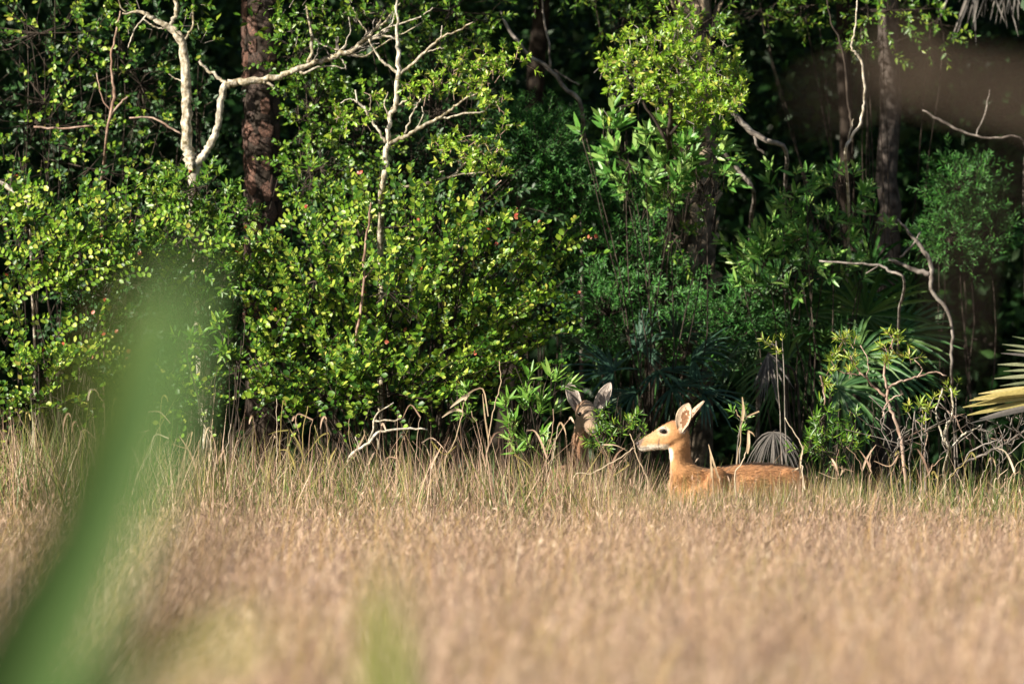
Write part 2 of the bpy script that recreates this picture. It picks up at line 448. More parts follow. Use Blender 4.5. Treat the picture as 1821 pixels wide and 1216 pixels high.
def shrub(name, label, cat, base, ells, mat, tpl='round', style='ranked', ln=.042, wr=.75, n=60, K=14, L=(.25, .5), sag=.25,
          up=.45, front=.35, spread=1.0, sunny=1.15, wood='brown_bark', stems=True, dens=1.5, singles=200, group=None, young=None, red=0, shoot_r=.003, stem_r=.007, lo=.25, out=1.0, part='foliage', extra=(), radiate=False):
    """a bush: stems from the ground, leafy shoots through its crown; the front-most leaves are objects of their own"""
    root = Root(name, label, cat, (base[0], base[1], 0), group)
    mb, fo, fy, fr = MB(), MB(), MB(), MB()
    tot = sum(e[2] * e[3] for e in ells)
    n = int(n * dens)
    if stems:
        for e in ells:
            c = P(e[0], e[1], e[4])
            for _ in range(2):
                tgt = c + R.normal(0, .08, 3) + np.array([0, .05, .3 * e[3] / FOC * e[4]])
                b = np.array([base[0] + R.normal(0, .08), base[1] + R.normal(0, .06), 0])
                mid = b * .5 + tgt * .5 + np.array([R.normal(0, .06), R.normal(0, .05), .12])
                pth = smooth_path([b, mid, tgt], 9, .008)
                tube(mb, pth, np.linspace(stem_r, stem_r * .35, len(pth)), 5)
    allp = [[], [], [], [], []]
    for e in ells:
        k = max(3, int(n * e[2] * e[3] / tot))
        p0, u, c = blob_points(e, k, lo)
        d = u * out + np.array([0, -front, up]) + R.normal(0, .35, (k, 3))
        if radiate:                                                       # shoots run outwards from the foot of the bush
            d = norm(p0 - np.array([base[0] + R.normal(0, .15), base[1] + .1, .15])) + np.array([.12, -.35, .05]) + u * .25 + R.normal(0, .2, (k, 3))
        pos, D, U, ln_, wd_, path = sprays(p0 - norm(d) * .1, d, R.uniform(*L, k), K, ln, style, sag, wr, spread, sunny)
        tubes(mb, path, shoot_r, shoot_r * .5)
        link = np.stack([np.linspace(0, 1, 4)[None, :, None] * (path[:, None, 0] - c) * 1.0 + c], 0)[0]
        sel = R.random(k) < .35
        tubes(mb, link[sel], shoot_r * 1.8, shoot_r)
        for a, b in zip(allp, (pos, D, U, ln_, wd_)):
            a.append(b)
        if red:
            kk = R.random(k) < red
            tip = path[kk, -1]; m_ = len(tip)
            if m_:
                pr = np.repeat(tip, 3, 0)
                add_leaves(fr, pr, np.repeat(norm(d[kk]), 3, 0) + R.normal(0, .5, (m_ * 3, 3)), np.tile(TO_SUN, (m_ * 3, 1)) + R.normal(0, .3, (m_ * 3, 3)), ln * .6, ln * .42, 'round')
    for k, e in enumerate(extra):                                          # the shoots that stand out: every leaf an object
        q = smooth_path([P(x_, y_, ells[0][4] - .36 - .1 * (k % 3)) for x_, y_ in e], 14, .002)
        tube(mb, q, np.linspace(.0035, .0018, len(q)), 4)
        nl = 2 * int(np.linalg.norm(q[-1] - q[0]) / .034)
        for i in range(nl):
            t = .06 + .94 * i / nl
            j = min(int(t * 13), 12); p_ = q[j] + (q[j + 1] - q[j]) * (t * 13 - j)
            T = norm(q[j + 1] - q[j]); sg = 1 if i % 2 else -1
            across = norm(np.cross(T, [0, -1, 0]))
            across = across if across[2] > 0 else -across
            dv = T * .35 + across * (.95 if sg > 0 else -.75) + np.array([0, -.25, .15]) + R.normal(0, .14, 3)
            uv = np.array([-.45, -.8, .25]) + T * -.35 * sg + R.normal(0, .24, 3)
            x, y, z = leaf_basis(dv[None], uv[None])
            l_ = ln * R.uniform(.75, 1.05) * (1 if t < .85 else .75)
            leaf_object(root, tpl, young if R.random() < .72 else mat, p_, x[0], y[0], z[0], l_, l_ * wr * R.uniform(.7, 1))
        if red and k % 4 == 0:
            add_leaves(fr, np.repeat(q[-1:], 2, 0), np.array([T, T]) + R.normal(0, .4, (2, 3)), np.array([[-.4, -.8, .2]] * 2), ln * .7, ln * .5, 'round')
    pos, D, U, ln_, wd_ = [np.concatenate(a) for a in allp]
    px, py = visible_px(pos)
    inside = (px > -15) & (px < 1836) & (py > -15) & (py < 900)
    score = pos[:, 1] - .12 * pos[:, 2] + R.normal(0, .04, len(pos)) + np.where(inside, 0, 50)
    order = np.argsort(score)
    ns = min(singles, int(inside.sum()))
    one, rest = order[:ns], order[ns:]
    x, y, z = leaf_basis(D[one], U[one])
    for i, j in enumerate(one):
        leaf_object(root, tpl, young if (young and i % 3 == 0) else mat, pos[j], x[i], y[i], z[i], ln_[j], wd_[j])
    if young:
        yy = R.random(len(rest)) < .28
        add_leaves(fy, pos[rest[yy]], D[rest[yy]], U[rest[yy]], ln_[rest[yy]], wd_[rest[yy]], tpl)
        rest = rest[~yy]
    add_leaves(fo, pos[rest], D[rest], U[rest], ln_[rest], wd_[rest], tpl)
    if fo.n: fo.build(part, M[mat], root, kind='stuff')
    if fy.n: fy.build('young_' + part, M[young], root, kind='stuff')
    if fr.n: fr.build('red_new_leaves', M['red_tip'], root, kind='stuff')
    if mb.n: mb.build('stems', M[wood], root, smooth=True)
    return root

# ------------------------------------------------------------------ the setting
def build_ground():
    mb = MB()
    xs = np.concatenate([[-900, -300, -80, -30], np.linspace(-12, 12, 25), [30, 80, 300, 900]])
    ys = np.concatenate([[-900, -200, -40, -5], np.linspace(2, 70, 35), [100, 200, 500, 1500]])
    X, Y = np.meshgrid(xs, ys)
    Z = np.where((np.abs(X) < 11) & (Y > 3) & (Y < 69), .03 * np.sin(X * 2.1) * np.sin(Y * 1.3 + 1), 0)
    nx = len(xs)
    i = np.arange(len(ys) - 1)[:, None] * nx + np.arange(nx - 1)[None]
    q = np.stack([i, i + 1, i + nx + 1, i + nx], -1).reshape(-1, 4)
    mb.add(np.stack([X, Y, Z], -1).reshape(-1, 3), [q])
    o = mb.build('ground', M['ground'], smooth=True, kind='structure')
build_ground()

def woodland():
    """the far wood that reads as one dark mass behind everything, and its edge running on to the left of the view"""
    mb = MB()
    def mass(n, lo, hi, lnr, clump=26):
        k = n // clump
        c = R.uniform(lo, hi, (k, 3))
        p = np.repeat(c, clump, 0) + R.normal(0, .28, (k * clump, 3)) * np.array([1, 1, .8])
        p[:, 2] = np.abs(p[:, 2])
        D = R.normal(0, 1, p.shape) + np.array([0, -.3, -.1])
        U = R.normal(0, .6, p.shape) + np.array([-.2, -.4, .8])
        ln = R.uniform(*lnr, len(p))
        add_leaves(mb, p, D, U, ln, ln * R.uniform(.4, .6, len(p)), 'lite')
    mass(110000, (-10, 55.5, .2), (9, 60, 6.5), (.08, .16))
    mass(110000, (-12, 60, .2), (11, 68, 8.5), (.14, .26))
    mass(90000, (-15, 68, .2), (14, 78, 10), (.25, .45))
    mass(52000, (-17, 47.5, .2), (-4.3, 57, 8.5), (.12, .22))
    mass(26000, (-4.6, 50.5, 4.6), (5.5, 57, 8.5), (.12, .22))
    mass(20000, (4.0, 49.5, .1), (12, 57, 7.5), (.12, .22))
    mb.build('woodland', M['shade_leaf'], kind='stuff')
woodland()

# ------------------------------------------------------------------ grass
def blades(mb, p, h, w, lean, rnd=None, seg=3):
    """bent grass blades: base points, heights, widths, lean vectors (N,2)"""
    n = len(p)
    t = np.linspace(0, 1, seg + 1)
    side = R.uniform(0, np.pi, n)
    sx = np.stack([np.cos(side), np.sin(side), np.zeros(n)], -1)
    c = np.zeros((n, seg + 1, 3))
    c[..., :2] = p[:, None, :2] + lean[:, None] * (h[:, None] * t[None] ** 1.9)[..., None]
    ll = np.minimum(np.linalg.norm(lean, axis=1), 1.2)
    c[..., 2] = p[:, 2:3] + h[:, None] * (t[None] - .30 * ll[:, None] * t[None] ** 2.5)
    wd = w[:, None] * (1 - t[None] ** 1.6 * .95) * .5
    a = c - sx[:, None] * wd[..., None]; b = c + sx[:, None] * wd[..., None]
    v = np.concatenate([a[:, :-1], b[:, :-1], c[:, -1:]], 1)          # seg + seg + 1
    per = 2 * seg + 1
    off = (np.arange(n) * per)[:, None, None]
    q = np.array([[i, seg + i, seg + i + 1, i + 1] for i in range(seg - 1)])
    tr = np.array([[seg - 1, 2 * seg - 1, 2 * seg]])
    mb.add(v.reshape(-1, 3), [(q[None] + off).reshape(-1, 4), (tr[None] + off).reshape(-1, 3)], np.repeat(R.random(n) if rnd is None else rnd, per))

def field_pts(n, y0, y1, margin=1.4):
    """points over the part of the field that the view takes in, and a strip beside it"""
    u = R.random(n * 2)
    y = np.sqrt(y0 ** 2 + u * (y1 ** 2 - y0 ** 2))
    x = R.uniform(-1, 1, n * 2) * (910 / FOC * y + margin)
    k = R.permutation(n * 2)[:n]
    return np.stack([x[k], y[k], np.zeros(n)], -1)

def patch(x, y, s=1.0):
    return (np.sin(x * 1.9 * s + 1.3 * np.sin(y * .7 * s)) + np.sin(y * 1.3 * s + x * .8 * s + 2) + np.sin(x * 4.3 * s - y * 2.1 * s + 1)) / 3

def build_field():
    mb, yb, mv, gd = MB(), MB(), MB(), MB()
    for n, y0, y1, wd in ((14000, 3, 17, .006), (52000, 17, 29, .0055), (74000, 29, 40, .005), (60000, 40, 45.2, .0045)):
        p = field_pts(n, y0, y1)
        m0 = n // 40                                                    # grass grows in tussocks
        c = field_pts(m0, y0, y1)
        ci = R.integers(0, m0, n)
        loose = R.random(n) < .3
        p = np.where(loose[:, None], p, c[ci] + np.c_[R.normal(0, .085, (n, 2)), np.zeros(n)])
        t_h, t_c, t_l = R.normal(0, .085, m0)[ci], R.normal(0, .28, m0)[ci], R.normal(0, .3, (m0, 2))[ci]
        q = patch(p[:, 0], p[:, 1])
        h = (.60 + .075 * q + .06 * patch(p[:, 0] + 2, p[:, 1], 2.7) + t_h + R.normal(0, .05, n)).clip(.25, .95)
        h *= np.where(R.random(n) < .3, R.uniform(.45, .8, n), 1)
        # the field is a little lower in front of the doe
        lean = R.normal(0, .2, (n, 2)) + t_l + np.array([.16, 0.0])
        rnd = (.5 + .26 * q + .18 * patch(p[:, 0] + 5, p[:, 1] * 1.7, 2.3) + t_c + R.normal(0, .18, n)).clip(0, .999)
        w = wd * R.uniform(.6, 1.4, n)
        yel = (R.random(n) < .05 + .28 * (patch(p[:, 0] + 9, p[:, 1] * .8 + 3, .8) > .35) + .25 * ((p[:, 0] < -1.9) & (p[:, 1] > 36)))
        typ = R.random(m0)[ci] + .12 * patch(p[:, 0] * 1.3 + 4, p[:, 1] * .9, 1.6)
        tm = (typ < .19) & ~loose & ~yel; tg = (typ > .90) & ~loose & ~yel; ts = ~(tm | tg | yel)
        blades(mb, p[ts], h[ts], w[ts], lean[ts], rnd[ts])
        blades(mv, p[tm], h[tm] * 1.06, w[tm] * 1.3, lean[tm])  # whole tussocks tinted as shadow mottles
        blades(gd, p[tg], h[tg], w[tg] * 1.1, lean[tg])
        blades(yb, p[yel], h[yel], w[yel] * 1.2, lean[yel])
        # feathery seed heads: short broad flecks along the upper stems
        k = (R.random(n) < .55) & ~tm
        m_ = int(k.sum())
        t = R.uniform(.72, 1.0, m_)
        hp = p[k].copy()
        hp[:, :2] += lean[k] * (h[k] * t ** 1.9)[:, None]
        hp[:, 2] = h[k] * (t - .1 * t ** 2)
        D = np.stack([lean[k][:, 0] * .8, lean[k][:, 1] * .8, np.ones(m_)], -1) + R.normal(0, .45, (m_, 3))
        ln = R.uniform(.025, .055, m_)
        add_leaves(mb, hp, D, R.normal(0, 1, (m_, 3)) + TO_SUN, ln, ln * R.uniform(.10, .18, m_), 'lite', rnd=(rnd[k] + R.uniform(0, .3, m_)).clip(0, .999))
    m_ = 1500                                                            # odd stems that overtop the rest
    p = field_pts(m_, 24, 44)
    blades(gd, p, R.uniform(.70, .98, m_), R.uniform(.005, .009, m_), R.normal(0, .35, (m_, 2)))
    mv.build('shadow_mottle_grass', M['straw_shadow'], kind='stuff'); gd.build('golden_grass', M['straw_gold'], kind='stuff')
    g = mb.build('grass', M['straw'], kind='stuff')
    g2 = yb.build('yellowing_grass', M['straw_yellow'], kind='stuff')

def build_edge_grass():
    """the taller, greener grass along the foot of the wood"""
    st, sg, ye = MB(), MB(), MB()
    n = 20000
    x = R.uniform(-5, 5, n); y = R.uniform(44.2, 47.2, n)
    p = np.stack([x, y, np.zeros(n)], -1)
    base = np.where(x < .6, .90, .76) + np.where(x < -1.4, .08, 0) + np.where(x < -2.3, .12, 0)
    base = np.where((y < 45.4) & (x > .6) & (x < 2.0), .60, base)      # the doe shows over this
    h = (base * R.uniform(.62, 1.1, n) + np.where(R.random(n) < .07, R.uniform(0, .34, n), 0)).clip(.2, 1.32)
    h = np.where((y < 45.4) & (x > .55) & (x < 2.0), np.minimum(h, .80), h)
    lean = R.normal(0, .22, (n, 2))
    w = R.uniform(.005, .013, n)
    kind = R.random(n)
    green = .30 + .26 * (x > .5) + .12 * patch(x * 2, y)
    k1 = kind < green; k2 = (kind >= green) & (kind < green + .18); k3 = ~(k1 | k2)
    blades(sg, p[k1], h[k1], w[k1] * 1.3, lean[k1])
    blades(ye, p[k2], h[k2], w[k2], lean[k2])
    blades(st, p[k3], h[k3], w[k3], lean[k3])
    n = 6500                                                             # blades standing close before the doe
    x = R.uniform(.5, 2.1, n); y = R.uniform(43.9, 44.75, n)
    p = np.stack([x, y, np.zeros(n)], -1)
    h = np.where(R.random(n) < .42, R.uniform(.66, .81, n), R.uniform(.5, .68, n))
    h = np.where((x > .62) & (x < .92), np.minimum(h, .70), h)
    lean = R.normal(0, .16, (n, 2)); w = R.uniform(.005, .012, n); kind = R.random(n)
    m_ = 520                                                             # stout pale stems that stand out of the rest
    q = np.stack([R.uniform(-4, 4, m_), R.uniform(44.6, 46.3, m_), np.zeros(m_)], -1)
    hh = np.where(q[:, 0] < .6, R.uniform(.8, 1.16, m_), R.uniform(.66, .92, m_))
    k = ~((q[:, 0] > .45) & (q[:, 0] < 1.85) & (q[:, 1] < 45.5))
    blades(st, q[k], hh[k], R.uniform(.010, .017, m_)[k], R.normal(0, .22, (m_, 2))[k], R.uniform(.7, .999, m_)[k])
    m_ = 900                                                             # a thicker stand before the second deer
    q = np.stack([R.uniform(.2, .78, m_), R.uniform(45.1, 45.9, m_), np.zeros(m_)], -1)
    blades(st, q, R.uniform(.62, .96, m_), R.uniform(.005, .011, m_), R.normal(0, .2, (m_, 2)))
    m_ = 90                                                              # thin stems crossing the doe
    q = np.stack([R.uniform(.98, 1.95, m_), R.uniform(44.2, 44.7, m_), np.zeros(m_)], -1)
    blades(ye, q, R.uniform(.72, .88, m_), R.uniform(.005, .008, m_), R.normal(0, .2, (m_, 2)))
    for lo_, hi_, b_ in ((0, .34, sg), (.34, .58, ye), (.58, 1.0, st)):
        k = (kind >= lo_) & (kind < hi_)
        blades(b_, p[k], h[k], w[k], lean[k])
    sg.build('sedge', M['sedge'], kind='stuff')
    ye.build('yellow_edge_grass', M['straw_yellow'], kind='stuff')
    st.build('dry_edge_grass', M['straw'], kind='stuff')
build_field()
build_edge_grass()

# ------------------------------------------------------------------ the deer
def loft(mb, rings, seg=20):
    """rings: (top point, bottom point, half width, side vector)"""
    V = []
    a = np.linspace(0, 2 * np.pi, seg, endpoint=False)
    for top, bot, hw, side in rings:
        top, bot, side = map(np.asarray, (top, bot, side))
        c = (top + bot) / 2; h = (top - bot) / 2
        V.append(c + np.cos(a)[:, None] * h + np.sin(a)[:, None] * side * hw)
    n = len(V)
    v = np.concatenate(V + [V[0].mean(0, keepdims=True), V[-1].mean(0, keepdims=True)])
    i = np.arange(n - 1)[:, None] * seg; j = np.arange(seg)[None]; j2 = (j + 1) % seg
    q = np.stack([i + j, i + seg + j, i + seg + j2, i + j2], -1).reshape(-1, 4)
    j = np.arange(seg); j2 = (j + 1) % seg
    e = (n - 1) * seg
    mb.add(v, [q, np.stack([np.full(seg, n * seg), j, j2], -1), np.stack([np.full(seg, n * seg + 1), e + j2, e + j], -1)])

def dense_rings(rings, k=4):
    arr = np.array([np.concatenate([np.asarray(t, float), np.asarray(b, float), [w], np.asarray(s, float)]) for t, b, w, s in rings])
    o = smooth_path(arr, (len(arr) - 1) * k + 1)
    return [(r[:3], r[3:6], max(r[6], .003), norm(r[7:10])) for r in o]

def fuse(mb, voxel, smooth_n):
    """one continuous skin from overlapping closed shapes"""
    me = mb.mesh('body', M['fur'], (0, 0, 0))
    o = bpy.data.objects.new('body_tmp', me)
    COL.objects.link(o)
    rm = o.modifiers.new('skin', 'REMESH'); rm.mode = 'VOXEL'; rm.voxel_size = voxel
    sm = o.modifiers.new('ease', 'SMOOTH'); sm.factor = .5; sm.iterations = smooth_n
    dg = bpy.context.evaluated_depsgraph_get()
    out = bpy.data.meshes.new_from_object(o.evaluated_get(dg))
    bpy.data.objects.remove(o)
    return out

def finish_body(me, root, colour):
    n = len(me.vertices)
    co = np.zeros(n * 3, np.float32); me.vertices.foreach_get('co', co); co = co.reshape(-1, 3).astype(float)
    c = colour(co)
    at = me.attributes.new('fur', 'FLOAT_COLOR', 'POINT')
    at.data.foreach_set('color', np.concatenate([c, np.ones((n, 1))], 1).astype(np.float32).ravel())
    co = co - root['_o']
    me.vertices.foreach_set('co', co.astype(np.float32).ravel())
    me.update()
    me.shade_smooth()
    if not me.materials:
        me.materials.append(M['fur'])
    o = bpy.data.objects.new('body', me)
    COL.objects.link(o)
    o.parent = root.o
    return o

def ear(root, base, tip, opening, width, mats, depth=.8, curl=1.25, bend=0.0):
    """a cupped ear with an inner and an outer skin and a thick rim"""
    base, tip = np.asarray(base, float), np.asarray(tip, float)
    ax = tip - base; L = np.linalg.norm(ax); ax = ax / L
    nrm = np.asarray(opening, float); nrm = norm(nrm - ax * np.dot(nrm, ax)); sd = np.cross(ax, nrm)
    nt, na = 18, 15
    t = np.linspace(0, 1, nt)
    w = width * np.interp(t, [0, .12, .3, .5, .68, .84, .94, 1], [.36, .58, .88, 1.0, .93, .66, .36, .05])
    a = np.linspace(-1, 1, na)
    G = np.zeros((nt, na, 3))
    cur = curl * np.interp(t, [0, .3, 1], [1.5, 1.0, .75])
    for i in range(nt):
        s = np.sin(a * cur[i]) / max(np.sin(min(cur[i], 1.57)), .3)
        d = (1 - np.cos(a * cur[i])) * depth
        G[i] = base + ax * L * t[i] + sd * (w[i] * s)[:, None] + nrm * (w[i] * d)[:, None] + nrm * bend * L * t[i] ** 2
    out = G - nrm * .006 - (G - G.mean(1, keepdims=True)) * -.04
    def grid(A, flip):
        i = np.arange(nt - 1)[:, None] * na; j = np.arange(na - 1)[None]
        q = np.stack([i + j, i + j + 1, i + na + j + 1, i + na + j], -1).reshape(-1, 4)
        return q[:, ::-1] if flip else q
    v = np.concatenate([G.reshape(-1, 3), out.reshape(-1, 3)])
    off = nt * na
    qi = grid(G, False)
    ii = np.repeat(np.arange(nt - 1), na - 1); jj = np.tile(np.arange(na - 1), nt - 1)
    rim = (jj < 2) | (jj >= na - 3) | (ii >= nt - 3)
    hollow = (~rim) & (np.abs(jj - (na - 1) / 2 + R.normal(0, .5, len(jj))) < 3.3 * np.sin(np.pi * (ii / nt * 1.15).clip(.08, 1))) & (ii + R.normal(0, 1.2, len(ii)) < nt * .72)
    edge = np.concatenate([np.stack([np.arange(nt - 1) * na + e, np.arange(1, nt) * na + e, np.arange(1, nt) * na + e + off, np.arange(nt - 1) * na + e + off], -1) for e in (0, na - 1)])
    te = (nt - 1) * na + np.arange(na - 1)
    top = np.stack([te, te + 1, te + 1 + off, te + off], -1)
    mb = MB()
    mb.add(v, [qi[rim | ~hollow]], mi=0)
    mb.f.append(qi[hollow]); mb.m.append(np.full(int(hollow.sum()), 1))
    mb.f.append(grid(out, True) + off); mb.m.append(np.full(len(qi), 2))
    mb.f.append(np.concatenate([edge, top])); mb.m.append(np.full(len(edge) + len(top), 0))
    return mb.build('ear', mats, root, smooth=True)

def ball(mb, c, r, ax=None, nu=14, nv=10):
    u = np.linspace(0, 2 * np.pi, nu, endpoint=False); v = np.linspace(0, np.pi, nv)
    A = np.eye(3) if ax is None else np.asarray(ax)
    s = np.stack([np.outer(np.sin(v), np.cos(u)), np.outer(np.sin(v), np.sin(u)), np.outer(np.cos(v), np.ones(nu))], -1) * np.asarray(r)
    p = np.asarray(c) + s.reshape(-1, 3) @ A
    i = np.arange(nv - 1)[:, None] * nu; j = np.arange(nu)[None]; j2 = (j + 1) % nu
    mb.add(p, [np.stack([i + j, i + j2, i + nu + j2, i + nu + j], -1).reshape(-1, 4)])

ORANGE = np.array([.46, .235, .10]); RUST = np.array([.33, .155, .07]); WHITE = np.array([.74, .66, .54])
GREYB = np.array([.26, .19, .14]); DARK = np.array([.03, .022, .018]); TAN = np.array([.56, .33, .15])

def legs(mb, pts_list):
    for pts, rad in pts_list:
        p = smooth_path(np.c_[np.array(pts), rad], 26)
        tube(mb, p[:, :3], p[:, 3], 12, 0)

def coat(root, body, flow=np.array([.85, .45, -.55]), n=42000, head=None):
    """short lying hairs over the body"""
    me = body.data
    k = len(me.polygons)
    c = np.zeros(k * 3, np.float32); me.polygons.foreach_get('center', c); c = c.reshape(-1, 3).astype(float)
    nr = np.zeros(k * 3, np.float32); me.polygons.foreach_get('normal', nr); nr = nr.reshape(-1, 3).astype(float)
    v0 = np.zeros(k, np.int32); me.polygons.foreach_get('loop_start', v0)
    lv = np.zeros(len(me.loops), np.int32); me.loops.foreach_get('vertex_index', lv)
    col = np.zeros(len(me.vertices) * 4, np.float32); me.attributes['fur'].data.foreach_get('color', col); col = col.reshape(-1, 4)
    hl = np.ones(k) if head is None else np.interp(np.linalg.norm(c + body.parent.location - head[0], axis=1), [head[1], head[1] * 1.5], [.3, 1])
    i = R.integers(0, k, n)
    i = i[(col[lv[v0[i]], :3].sum(1) > .2)]
    p, m_ = c[i] + R.normal(0, .002, (len(i), 3)), nr[i]
    D = norm(flow + R.normal(0, .22, (len(i), 3))); D = norm(D - m_ * (D * m_).sum(1, keepdims=True) + m_ * R.uniform(.12, .45, (len(i), 1)))
    s = norm(np.cross(D, m_)) * .0014; ln = R.uniform(.012, .028, (len(i), 1)) * hl[i][:, None]
    v = np.stack([p - s, p + s, p + D * ln], 1).reshape(-1, 3)
    mb = MB(); mb.add(v, [np.arange(len(v)).reshape(-1, 3)])
    hm = mb.mesh('coat', M['fur'])
    at = hm.attributes.new('fur', 'FLOAT_COLOR', 'POINT')
    cc = np.repeat(col[lv[v0[i]]] * np.append(np.ones(3), 1) , 3, 0)
    cc[:, :3] *= np.repeat(R.uniform(.8, 1.35, (len(i), 1)), 3, 0)
    at.data.foreach_set('color', cc.astype(np.float32).ravel())
    o = bpy.data.objects.new('coat', hm); COL.objects.link(o); o.parent = root.o; o['kind'] = 'stuff'

def build_doe():
    d0 = 45.0
    rump = np.array([math.cos(math.radians(28)), math.sin(math.radians(28)), 0])   # from the chest towards the rump
    lat = np.array([-rump[1], rump[0], 0])
    def S(px, py): return P(px, py, d0)
    root = Root('doe', 'tawny doe in profile facing left, its head and back clear of the grass', 'deer', (1.35, d0 + .25, 0))
    mb = MB()
    ey = np.array([0, 1.0, 0])
    head = [((1131.6, 787), (1132.4, 793.5), .010), ((1135, 783.6), (1136.5, 799), .021), ((1141, 780), (1143, 802.6), .026), ((1149.5, 774.5), (1150.5, 802.3), .029),
            ((1160, 768), (1161, 800.6), .034), ((1170, 761), (1172, 799.6), .043), ((1180, 755.4), (1183, 799.2), .054), ((1190, 749.6), (1192, 797), .060),
            ((1200, 747), (1202, 796), .060), ((1211, 751), (1209, 792), .052), ((1219, 760), (1214, 786), .038)]
    loft(mb, dense_rings([(S(*a), S(*b), w, ey) for a, b, w in head]))
    def N(f, b, w, dep): return (P(f[0], f[1], d0 + dep), P(b[0], b[1], d0 + dep), w, norm(np.array([.25, 1, 0]) if dep < .06 else lat))
    neck = [N((1189, 774), (1222, 760), .040, 0), N((1188.5, 793), (1225.5, 771), .047, 0), N((1190.5, 806), (1226.5, 785), .050, .0), N((1192, 824), (1227, 801), .055, .02),
            N((1192.5, 844), (1230, 818), .082, .05), N((1193, 868), (1244, 831), .108, .09), N((1196, 900), (1272, 832), .128, .14), N((1208, 936), (1296, 836), .13, .2)]
    loft(mb, dense_rings(neck))
    def B(x, top, bot, w):
        dep = (x - 1200) / FOC * d0 * math.tan(math.radians(28))
        k = d0 / (d0 + dep)
        return (P(x, top, d0 + dep), P(x, bot, d0 + dep), w, lat)
    body = [B(1216, 885, 915, .03), B(1226, 862, 930, .06), B(1244, 840, 942, .095), B(1272, 831.5, 944, .125), B(1305, 826.5, 940, .14), B(1332, 822.8, 936, .15), B(1358, 822.5, 930, .15),
            B(1385, 825, 924, .142), B(1404, 829.5, 917, .125), B(1418, 838, 905, .095), B(1426, 850, 890, .06), B(1429, 862, 880, .02)]
    loft(mb, dense_rings(body), 26)
    def G(x, side, z, off=0.0):
        dep = (x - 1200) / FOC * d0 * math.tan(math.radians(28))
        q = P(x, 800, d0 + dep) + lat * side + rump * off
        return [q[0], q[1], z]
    L_ = []
    for s in (-.06, .06):
        L_.append(([G(1243, s, .62), G(1246, s, .50), G(1243, s, .40, -.01), G(1242, s, .31, -.005), G(1243, s, .22), G(1243, s, .08), G(1242, s, .045, -.01), G(1239, s, .0, -.02)], [.085, .06, .036, .03, .02, .016, .02, .024]))
        L_.append(([G(1398, s, .64), G(1390, s, .50), G(1388, s, .44, -.02), G(1400, s, .33, .02), G(1411, s, .28, .03), G(1409, s, .2, .02), G(1405, s, .08, .01), G(1403, s, .045), G(1400, s, 0, -.01)], [.085, .08, .06, .036, .027, .02, .017, .021, .025]))
    legs(mb, L_)
    # brow ridge and cheek, shoulder blade and haunch
    for s_ in (-1, 1):
        def Q(x_, py_, off):
            dep = (x_ - 1200) / FOC * d0 * math.tan(math.radians(28))
            return P(x_, py_, d0 + dep) + lat * off * s_
        ax_ = np.array([rump, lat, [0, 0, 1.0]])
        ball(mb, Q(1262, 868, .095), (.085, .028, .13), ax_); ball(mb, Q(1390, 868, .10), (.13, .036, .12), ax_)
        ball(mb, Q(1325, 880, .115), (.16, .036, .12), ax_)
    ball(mb, P(1180, 763, d0 - .044), (.022, .014, .017))
    ball(mb, P(1190, 780, d0 - .038), (.040, .022, .040))
    me = fuse(mb, .0062, 9)
    def colour(co):
        px = 910.5 + co[:, 0] / d0 * FOC; py = 555 - (co[:, 2] - EYE) / d0 * FOC
        n = len(co)
        c = np.tile(ORANGE, (n, 1))
        def mixin(col, w):
            w = np.clip(w, 0, 1)[:, None]
            c[:] = c * (1 - w) + col * w
        body_ = np.clip((px - 1235) / 30, 0, 1)
        mixin(RUST * 1.12, .55 * body_)
        mixin(RUST, body_ * np.clip((850 - py) / 30, 0, 1) * .35)
        mixin(WHITE, body_ * np.clip((py - 915) / 14, 0, 1))
        hd = (px < 1206) & (py < 806)
        # crown and bridge of the nose
        mixin(RUST, hd * np.clip((758 - py) / 8, 0, 1) * np.clip((px - 1176) / 10, 0, 1))
        line = 783.6 + (px - 1135) * (-.62)
        mixin(GREYB, hd * np.clip((1178 - px) / 12, 0, 1) * np.clip((line + 14 - py) / 10, 0, 1) * .55)
        mixin(TAN, hd * np.clip((1188 - px) / 14, 0, 1) * .45)
        # white muzzle side, chin, jaw and throat
        mixin(WHITE, hd * np.clip((py - 787.5 - (px < 1150) * 3) / 6, 0, 1) * np.clip((1192 - px) / 6, 0, 1))
        mixin(WHITE, np.clip(1 - np.hypot((px - 1191) / 8, (py - 808) / 15), 0, 1) * 2.2)
        mixin(WHITE * .95, np.clip((1195.5 - px) / 4, 0, 1) * (py > 800) * np.interp(py, [800, 815, 830, 900], [.95, .6, .2, .35]))
        e = np.hypot((px - 1180.0) / 1.25, py - 766.5)
        mixin(WHITE * .9, (px < 1198) * (co[:, 1] < d0) * np.clip((10.5 - e) / 4.5, 0, 1) * .7 * (.6 + .45 * (py < 766)))
        mixin(DARK, (co[:, 1] < d0) * np.clip((5.4 - np.hypot((px - 1179.5) / 1.6, (py - 766.7 - (px - 1179.5) * .12))) / 1.2, 0, 1))
        mixin(WHITE, np.clip(1 - np.hypot((px - 1213) / 8, (py - 764) / 8), 0, 1) * 1.6)
        mixin(np.array([.11, .085, .075]), np.clip((1146 - px - (py - 782) * .45) / 4, 0, 1) * np.clip((797 - py) / 2, 0, 1) * .85)
        mixin(DARK * 2.2, hd * (px < 1154) * np.clip(1.4 - np.abs(py - (796.3 - (px - 1136) * .06)), 0, 1) * .75)
        mixin(DARK * 3, (np.abs(px - 1171.5) < 1.6) * (py > 778) * (py < 793) * .55 * (co[:, 1] < d0))
        return c
    body = finish_body(me, root, colour)
    ear(root, P(1212, 766, d0 - .045), P(1224.5, 716.5, d0 - .075), (-.5, -1, .12), .050, [M['ear_inner'], M['ear_hollow_shade'], M['ear_outer']], 1.0, 1.1)
